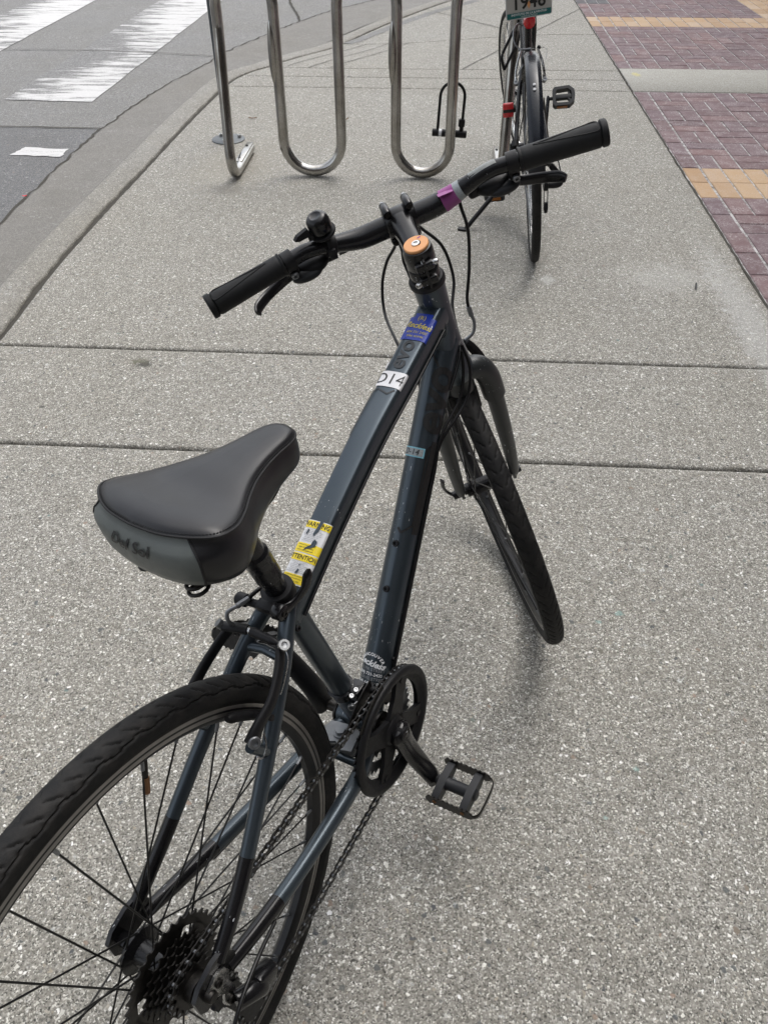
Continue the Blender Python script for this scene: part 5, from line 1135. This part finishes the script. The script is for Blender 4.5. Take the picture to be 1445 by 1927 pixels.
for k, x in ((0, ux[1]), (1, ux[3])):                            # polished bulges on two uprights
    m = MB(); m.ell(V((x - 0.014, RK - 0.010, 0.535)) - RO, (0.0215, 0.020, 0.135), None, 24, 24); m.build('boss', 'stainless', rack, sharp=80)
for x in (-0.986, 0.295):
    m = MB(); m.box(V((x, RK + 0.20, TR * 2 - 0.004)) - RO, (0.036, 0.30, 0.012), None, 0.005); m.build('foot_plate', 'stainless', rack)
    for dy in (0.10, 0.29): bolt(rack, V((x - 0.006, RK + dy, TR * 2 + 0.002)) - RO, (0, 0, 1), 0.007, 0.0025, 'dark_steel', 'anchor')
# grey post beside the rack's end
m = MB(); m.cyl((0, 0, 0.004), (0, 0, 2.4), 0.0215, seg=26); m.lathe([(0.0215, 0.0), (0.0255, 0.0), (0.0255, 0.050), (0.0215, 0.056)], (0, 0, 0.006), (0, 0, 1), 26)
post_o = empty('sign_post', T(-1.150, 4.475, 0), 'thin dark grey metal post on a round flange behind the rack end', 'post')
m.build('pole', 'pole_grey', post_o)
m = MB(); m.lathe([(0.090, 0.0), (0.090, 0.004), (0.084, 0.007), (0.02, 0.008)], (0, 0, 0), (0, 0, 1), 40); m.build('flange', 'pole_grey', post_o)
for a in (0.4, 2.5, 4.6): bolt(post_o, (0.062 * math.cos(a), 0.062 * math.sin(a), 0.007), (0, 0, 1), 0.010, 0.012, 'steel', 'flange_bolt')
# U-lock hung behind an upright of the rack
lk = empty('u_lock', T(0.045, 3.972, 0.205) @ RY(0.05) @ RX(0.04), 'black U-lock hanging behind an upright of the steel rack', 'lock')
P = [V((-0.058, 0, 0.0)), V((-0.058, 0, 0.150))] + [V((-0.002 - 0.056 * math.cos(PI * i / 14), 0, 0.150 + 0.060 * math.sin(PI * i / 14))) for i in range(1, 14)] + [V((0.054, 0, 0.150)), V((0.054, 0, 0.0))]
m = MB(); m.tube(P, 0.0068, 14); m.build('shackle', 'cable_black', lk)
m = MB(); m.cyl((-0.083, 0, -0.010), (0.080, 0, -0.010), 0.0165, seg=24, bev=0.003); m.build('crossbar', 'matte_black', lk)
m = MB(); m.tube([V((-0.052 + 0.014 * i / 3, 0, -0.010)) for i in range(4)], 0.0169, 24, cap=False); m.build('label', 'sticker_white', lk)
m = MB(); m.box((0.052, 0, 0.040), (0.030, 0.022, 0.036), None, 0.006); m.cyl((0.053, 0, 0.0), (0.053, 0, 0.03), 0.010, seg=14); m.build('bracket', 'matte_black', lk)

# ------------------------------------------------------------------ the far bicycle, parked at the rack
L2 = T(0.394, 3.080, 0) @ RZ(PI / 2 - 0.030) @ RX(-0.128)
B2 = empty('bicycle', L2, 'black city bicycle with glossy mudguard and number plate parked beside the rack', 'bicycle')
def p2(m, name, mat, parent=B2, Mx=None, **k): return m.build(name, mat, parent, Mx, **k)
R2 = 0.345; A2 = V((0, 0, R2)); BB2 = V((0.44, 0, 0.28)); S2 = V((0.325, 0, 0.66)); F2 = V((1.05, 0, R2))
plain('alloy_rim', (0.62, 0.62, 0.61), 0.25, metal=1.0, var=0.1)
make_wheel(B2, T(A2), R=R2, r=0.0165, rear=True, tread='knob', rim='alloy_rim', track=False, nsp=32, spoke='dull_alloy', nseg=420)
su2 = V((-0.34, 0, 0.94)).normalized(); sa2 = F2 - V((0.94, 0, 0.34)) * 0.045
MS2 = T(sa2) @ Matrix.Rotation(0.24, 4, su2) @ T(-sa2)
make_wheel(B2, MS2 @ T(F2), R=R2, r=0.0165, tread='knob', rim='alloy_rim', track=False, spoke='dull_alloy', nseg=420)
H0, H1 = sa2 + su2 * 0.40, sa2 + su2 * 0.56
for nm, pts, r in (('seat_tube', [BB2, S2], 0.0155), ('top_tube', [(0.345, 0, 0.585), H1 - su2 * 0.04], 0.0150), ('down_tube', [BB2, H0 + su2 * 0.03], 0.0175), ('head_tube', [H0, H1], 0.0205)):
    m = MB(); m.tube(pts, r, 22); p2(m, nm, 'bike_black')
for sg in (1, -1):
    m = MB(); m.tube(crom([(0.337, sg * 0.014, 0.615), (0.29, sg * 0.030, 0.575), (0.15, sg * 0.050, 0.465), (0.01, sg * 0.064, 0.352)], 8), 0.0085, 14); p2(m, 'seat_stay', 'bike_black')
    m = MB(); m.tube(crom([(0.43, sg * 0.022, 0.278), (0.33, sg * 0.046, 0.285), (0.0, sg * 0.066, 0.343)], 8), 0.0095, 14); p2(m, 'chain_stay', 'bike_black')
    m = MB(); m.tube(crom([H0 + V((0, sg * 0.0, -0.01)), H0 + V((0.010, sg * 0.046, -0.035)), sa2 + su2 * 0.2 + V((0.015, sg * 0.050, 0)), F2 + V((0, sg * 0.052, 0))], 8), 0.0115, 14); p2(m, 'fork_blade', 'bike_black', B2, MS2)
m = MB(); m.cyl(S2, S2 + V((-0.064, 0, 0.225)), 0.0128, seg=20); p2(m, 'seat_post', 'bike_black')
m = MB(); o2 = [(x * 1.05, y * 0.95) for x, y in outl]
RRs = [[V((x, y, 0)) * s + V((0, 0, z)) for x, y in o2] for s, z in ((0.86, -0.055), (1.0, -0.03), (0.97, -0.008), (0.85, 0.0), (0.4, 0.003), (0.05, 0.003))]
m.rings(RRs); p2(m, 'saddle', 'saddle_black', B2, T(0.310, 0, 0.945), sharp=80)
st2 = MS2 @ T(H1)
m = MB(); m.cyl((0, 0, 0), su2 * 0.07, 0.0145, seg=18); m.tube([su2 * 0.06, su2 * 0.085 + V((0.08, 0, 0))], 0.014, 16); p2(m, 'stem', 'bike_black', B2, st2)
c2 = su2 * 0.085 + V((0.08, 0, 0))
m = MB(); m.tube(crom([c2 + V((-0.10, 0.29, 0.035)), c2 + V((-0.05, 0.18, 0.035)), c2 + V((0, 0.06, 0.0)), c2 + V((0, -0.06, 0.0)), c2 + V((-0.05, -0.18, 0.035)), c2 + V((-0.10, -0.29, 0.035))], 10), 0.0115, 16); p2(m, 'handlebar', 'bike_black', B2, st2)
for sg in (1, -1):
    m = MB(); m.tube([c2 + V((-0.060, sg * 0.20, 0.0355)), c2 + V((-0.103, sg * 0.296, 0.035))], 0.0165, 18); p2(m, 'grip', 'grip_rubber', B2, st2)
# mudguard
mg = MB(); RRm = []
a0, a1 = math.radians(36), math.radians(158)
for i in range(60):
    a = lerp(a0, a1, i / 59); ring = []
    for j in range(15):
        t = -1 + 2 * j / 14; y = 0.0265 * math.sin(t * 1.45) / math.sin(1.45); rr = 0.362 + 0.012 * (math.cos(t * 1.45) - math.cos(1.45)) + (0.0022 if 4 <= j <= 10 else 0)
        ring.append(V((rr * math.cos(a), y, rr * math.sin(a))))
    RRm.append(ring)
inner = [[q * 1.0 - V((q.x, 0, q.z)).normalized() * 0.0016 for q in r] for r in RRm]
full = [r + list(reversed(s)) for r, s in zip(RRm, inner)]
mg.rings(full); guard = p2(mg, 'mudguard', 'mudguard_black', B2, T(A2), sharp=40)
fl = MB(); RRf = []
for i in range(14):
    a = lerp(math.radians(150), math.radians(166), i / 13); w = 0.028 if i > 1 else 0.0265
    RRf.append([V(((0.3635 + 0.006 * (1 - (t / 1.0) ** 2) + 0.010 * sstep(0.3, 1, i / 13)) * math.cos(a), w * t, (0.3635 + 0.006 * (1 - t * t) + 0.010 * sstep(0.3, 1, i / 13)) * math.sin(a))) for t in [-1 + k / 6 for k in range(13)]])
fl.rings([r + [q * 0.992 for q in reversed(r)] for r in RRf]); fl.build('mudflap', 'matte_black', guard, sharp=40)
for k in (0, 1): bolt(guard, V((0.3765 * math.cos(math.radians(121 + k * 3)), 0, 0.3765 * math.sin(math.radians(121 + k * 3)))), (math.cos(math.radians(122)), 0, math.sin(math.radians(122))), 0.0048, 0.003, 'sticker_white', 'rivet')
for sg in (1, -1):
    m = MB(); m.tube([V((0.365 * math.cos(math.radians(128)), sg * 0.029, 0.365 * math.sin(math.radians(128)))), V((0.0, sg * 0.066, 0.012))], 0.0022, 8); m.build('mudguard_stay', 'dark_steel', guard)
# rear brake, silver arms
m = MB(); m.tube([V((0.165, 0.045, 0.618)), V((0.20, 0.010, 0.66))], 0.0025, 8); rb2 = p2(m, 'rim_brake', 'dull_alloy')
for sg in (1, -1):
    m = MB(); P = crom([V((0.150, sg * 0.050, 0.590)), V((0.170, sg * 0.052, 0.620)), V((0.188, sg * 0.044, 0.655)), V((0.200, sg * 0.030, 0.690))], 8)
    m.tube(P, [0.013] * 6 + [0.009] * (len(P) - 6), 12, up=(0, 1, 0), shape=lambda th, t: (0.5 * math.cos(th), math.sin(th))); m.build('brake_arm', 'steel', rb2)
    bolt(rb2, (0.138, sg * 0.052, 0.600), (-0.7, 0, 0.7), 0.0085, 0.006, 'dull_alloy', 'pivot_bolt')
m = MB(); m.tube(crom([(0.200, 0.034, 0.695), (0.205, 0.052, 0.715), (0.225, 0.056, 0.745), (0.26, 0.040, 0.765), (0.30, 0.020, 0.75)], 8), 0.0028, 8); m.tube([(0.200, 0.040, 0.694), (0.200, -0.006, 0.692)], 0.0042, 10); m.build('noodle', 'dull_alloy', rb2)
m = MB(); m.tube([(0.200, -0.006, 0.692), (0.200, -0.036, 0.692)], 0.0010, 6); m.tube(crom([(0.200, -0.036, 0.692), (0.195, -0.058, 0.692), (0.188, -0.062, 0.675), (0.180, -0.056, 0.655)], 8), 0.0010, 6); m.build('cable', 'steel', rb2)
m = MB(); m.ell((0.200, -0.034, 0.694), (0.007, 0.007, 0.007), None, 12, 8); m.build('cable_end', 'matte_black', rb2)
# red reflector on the left stay, clamp below it
q = V((0.150, 0.082, 0.508)); Rr = RY(-0.45).to_3x3()
m = MB(); m.box(q, (0.012, 0.040, 0.060), Rr, 0.005); rf = p2(m, 'reflector', 'reflector_red')
m = MB(); m.box(q + Rr @ V((-0.0055, 0, 0.0)), (0.003, 0.038, 0.014), Rr, 0.001); m.build('band', 'print_black', rf)
m = MB(); m.box(q + V((0.014, -0.018, 0)), (0.022, 0.020, 0.020), Rr, 0.003); m.build('clip', 'matte_black', rf)
m = MB(); m.tube([(0.055, 0.062, 0.400), (0.075, 0.061, 0.416)], 0.0135, 16); m.box((0.066, 0.074, 0.405), (0.016, 0.014, 0.016), None, 0.003); p2(m, 'stay_clamp', 'matte_black')
# number plate and tail light
pm = T(0.222, 0.0, 0.842) @ RY(-0.16) @ RZ(0.05) @ RX(-0.02)
def rrect(w, h, r, n=5):
    P = []
    for cx, cy, a in ((w - r, h - r, 0), (-w + r, h - r, PI / 2), (-w + r, -h + r, PI), (w - r, -h + r, 1.5 * PI)):
        P += [(cx + r * math.cos(a + PI / 2 * i / n), cy + r * math.sin(a + PI / 2 * i / n)) for i in range(n + 1)]
    return P
m = MB(); m.prism(rrect(0.0815, 0.056, 0.010), (0, 0, 0), (0, 1, 0), (0, 0, 1), 0.0025); plate = p2(m, 'number_plate', 'sticker_white', B2, pm, sharp=40)
m = MB(); m.prism(rrect(0.0785, 0.053, 0.008), (-0.0016, 0, 0), (0, 1, 0), (0, 0, 1), 0.0010); m.build('plate_face', 'plate_cream', plate)
m = MB(); m.box((-0.0027, 0, -0.0435), (0.0010, 0.156, 0.018)); m.build('plate_band', 'plate_green', plate)
f = lambda u, v: V((-0.0036, -u, v)); m = MB()
put_text(m, '1946', 0.060, f, 0, (0.0, -0.006), bold=0.0012); put_text(m, 'INSTITUTO DE LA JUVENTUD', 0.0095, f, 1, (0.0, -0.0405), bold=0.0002); put_text(m, 'CIUDAD DE MEXICO', 0.0062, f, 1, (0.0, -0.0485))
m.build('lettering', ['print_black', 'print_white'], plate, flat=True)
m = MB(); m.add([V((-0.0038, 0.0032 * math.cos(t) + 0.0018 * math.cos(3 * t), -0.014 + 0.016 * math.sin(t))) for t in [2 * PI * i / 24 for i in range(24)]], [tuple(range(24))]); m.build('emblem', 'cap_orange', plate, flat=True)
m = MB(); m.lathe([(0.010, 0.030), (0.020, 0.026), (0.023, 0.012), (0.021, 0.0), (0.012, -0.006)], (0, 0, 0), (-1, 0, -0.2), 26); tl = p2(m, 'tail_light', 'reflector_red', B2, T(0.268, -0.003, 0.772))
m = MB(); m.tube([(0.0, 0, 0), (0.045, 0, 0.01)], 0.009, 12); m.build('mount', 'matte_black', tl)
m = MB(); m.tube([(0.30, 0, 0.76), (0.235, 0, 0.80)], 0.006, 10); p2(m, 'plate_bracket', 'matte_black')
# cranks, pedals, chain
CA2 = math.radians(74)
m = MB(); o = toothed(42, pr(42), 0.0045); m.ringplate(o, [(0.055 * math.cos(math.atan2(b, a)), 0.055 * math.sin(math.atan2(b, a))) for a, b in o], BB2 - EY * 0.045, (1, 0, 0), (0, 0, 1), 0.003); m.prism(circ(24, 0.060), BB2 - EY * 0.048, (1, 0, 0), (0, 0, 1), 0.003); p2(m, 'chainring', 'matte_black')
m = MB(); m.cyl(BB2 - EY * 0.06, BB2 + EY * 0.06, 0.018, seg=20); p2(m, 'bottom_bracket', 'bike_black')
for sg in (1, -1):
    d = V((math.cos(CA2), 0, math.sin(CA2))) * (-1 if sg > 0 else 1); e = BB2 + EY * sg * 0.085 + d * 0.170
    m = MB(); m.tube([BB2 + EY * sg * 0.066 - d * 0.01, BB2 + EY * sg * 0.068, BB2 + EY * sg * 0.075 + d * 0.08, e, e + d * 0.012], [0.010, 0.016, 0.0125, 0.0125, 0.006], 14, up=(0, 1, 0), shape=lambda th, t: (0.6 * math.cos(th), math.sin(th))); cr2 = p2(m, 'crank_arm', 'bike_black')
    Mp = T(e) @ RY(-0.75 if sg < 0 else -0.25); m = MB(); m.cyl((0, 0, 0), (0, sg * 0.020, 0), 0.007, seg=12)
    ou = [(0.018, -0.030), (0.026, -0.040), (0.085, -0.042), (0.104, -0.024), (0.108, 0), (0.104, 0.024), (0.085, 0.042), (0.026, 0.040), (0.018, 0.030)]; nn = len(ou)
    inn = [(0.030, -0.020), (0.036, -0.028), (0.080, -0.030), (0.092, -0.018), (0.095, 0), (0.092, 0.018), (0.080, 0.030), (0.036, 0.028), (0.030, 0.020)]
    m.ringplate(ou, inn, (0, 0, 0), EY * sg, (1, 0, 0), 0.026); m.box((0, sg * 0.060, 0), (0.020, 0.080, 0.018), None, 0.003)
    for s in (1, -1): m.box((s * 0.018, sg * 0.086, 0), (0.034, 0.007, 0.016), RZ(s * sg * 0.5).to_3x3(), 0.001)
    pd = p2(m, 'pedal', 'plastic_grey', B2, Mp, sharp=35)
    for s in (1, -1): m = MB(); m.box((s * 0.0425, sg * 0.055, 0), (0.003, 0.040, 0.013), None, 0.001); m.build('reflector', 'reflector_amber', pd)
m = MB(); cy2 = -0.045
for dz in (pr(42), -pr(42)): m.tube([V((0.44, cy2, 0.28 + dz)), V((0.02, cy2, R2 + (0.040 if dz > 0 else -0.10)))], 0.0042, 8, shape=lambda th, t: (math.cos(th), 0.9 * math.sin(th)))
p2(m, 'chain', 'dark_steel')
m = MB()
for i, nt in enumerate((28, 24, 21, 18, 16, 14)): oo = toothed(nt, pr(nt)); m.prism(oo, A2 + V((0, -0.018 - 0.005 * i, 0)), (1, 0, 0), (0, 0, 1), 0.0018)
p2(m, 'cassette', 'dark_steel', flat=True)
m = MB(); m.tube(crom([(0.01, -0.070, 0.335), (0.02, -0.095, 0.300), (0.03, -0.108, 0.285), (0.02, -0.100, 0.262), (0.02, -0.060, 0.260)], 6), 0.0115, 12); rd2 = p2(m, 'derailleur', 'matte_black')
m = MB(); m.cyl((0.022, cy2 - 0.012, 0.262), (0.022, cy2, 0.262), 0.021, seg=18); m.build('pulley', 'matte_black', rd2)
m = MB(); m.cyl((0.038, cy2 - 0.012, 0.170), (0.038, cy2, 0.170), 0.021, seg=18); m.build('pulley', 'matte_black', rd2)
for yo in (-0.007, 0.007): m = MB(); m.prism([(0.0, 0.275), (0.030, 0.270), (0.052, 0.175), (0.040, 0.155), (0.024, 0.165)], (0, cy2 - 0.006 + yo, 0), (1, 0, 0), (0, 0, 1), 0.002); m.build('cage', 'dark_steel', rd2)
m = MB(); m.tube(crom([(0.12, -0.068, 0.320), (0.03, -0.092, 0.350), (-0.01, -0.100, 0.330), (0.005, -0.104, 0.295)], 8), 0.0025, 8); m.build('cable', 'cable_black', rd2)
# kickstand on the left, foot on the ground
m = MB(); m.box((0.36, 0.012, 0.262), (0.05, 0.05, 0.03), None, 0.005); ks2 = p2(m, 'kickstand', 'matte_black')
foot = V((0.225, 0.272, 0.040)); a_ = V((0.355, 0.045, 0.235))
m = MB(); m.tube([a_, a_.lerp(foot, 0.5), a_.lerp(foot, 0.52), foot], [0.0075, 0.0075, 0.0095, 0.0095], 12); m.build('leg', 'matte_black', ks2)
m = MB(); m.prism(rrect(0.022, 0.013, 0.008), foot + V((-0.004, 0.012, 0.0)), (0.2, 0.97, 0.125), (1, -0.2, 0), 0.010); m.build('foot', 'matte_black', ks2)
# a bent rod bracket beside the front wheel
m = MB()
for a, b in (((0.640, 0.046, 0.675), (0.620, 0.092, 0.603)), ((0.640, 0.030, 0.632), (0.620, 0.088, 0.540))): m.tube([a, b], 0.0058, 10)
m.tube([(0.62, 0.092, 0.603), (0.618, 0.098, 0.585), (0.618, 0.092, 0.556), (0.62, 0.088, 0.540)], [0.007, 0.010, 0.010, 0.007], 12, up=(0, 1, 0), shape=lambda th, t: (0.6 * math.cos(th), math.sin(th)))
p2(m, 'bracket', 'matte_black')

# ------------------------------------------------------------------ litter
def leaf(x, y, z, a, L, W, mat, name, label, curl=0.3):
    m = MB(); n = 10; up, dn = [], []
    for i in range(n + 1):
        t = i / n; w = W * math.sin(PI * min(0.98, t * 0.95 + 0.03)) ** 0.8 * (1 + 0.25 * math.sin(t * 9))
        q = V(((t - 0.5) * L, 0, 0.003 + curl * L * (t - 0.5) ** 2))
        up.append([q + V((0, -w, 0.002)), q + V((0, 0, 0.0005)), q + V((0, w, 0.003))])
    m.rings([r + [p - V((0, 0, 0.0006)) for p in reversed(r)] for r in up])
    return tag(m.build(name, mat, None, T(x, y, z) @ RZ(a), sharp=60), label, 'leaf')
leaf(-1.090, 4.86, 0.0, 0.1, 0.05, 0.006, 'leaf_brown', 'leaf', 'thin brown leaf lying between the rack end and the next upright')
leaf(-0.545, 4.86, 0.0, 0.9, 0.045, 0.004, 'leaf_brown', 'leaf', 'dark curled leaf stem lying behind the rack near its third upright', 0.8)
leaf(-1.73, 2.79, -0.095, 0.4, 0.06, 0.016, 'leaf_brown', 'leaf', 'crumpled reddish brown leaf in the gutter at the left edge', 0.8)
leaf(-2.05, 3.83, -0.093, 0.4, 0.022, 0.007, 'reflector_red', 'leaf', 'tiny bright red leaf scrap on the crack beside the gutter', 0.5)
leaf(-1.68, 3.55, -0.093, 0.2, 0.05, 0.004, 'groove_dirt', 'twig', 'pale thin twig lying in the gutter beside the kerb', 0.2)
leaf(0.98, 2.82, 0.0, 1.35, 0.055, 0.0045, 'print_black', 'twig', 'short black twig lying on concrete beside the brick paving', 0.2)
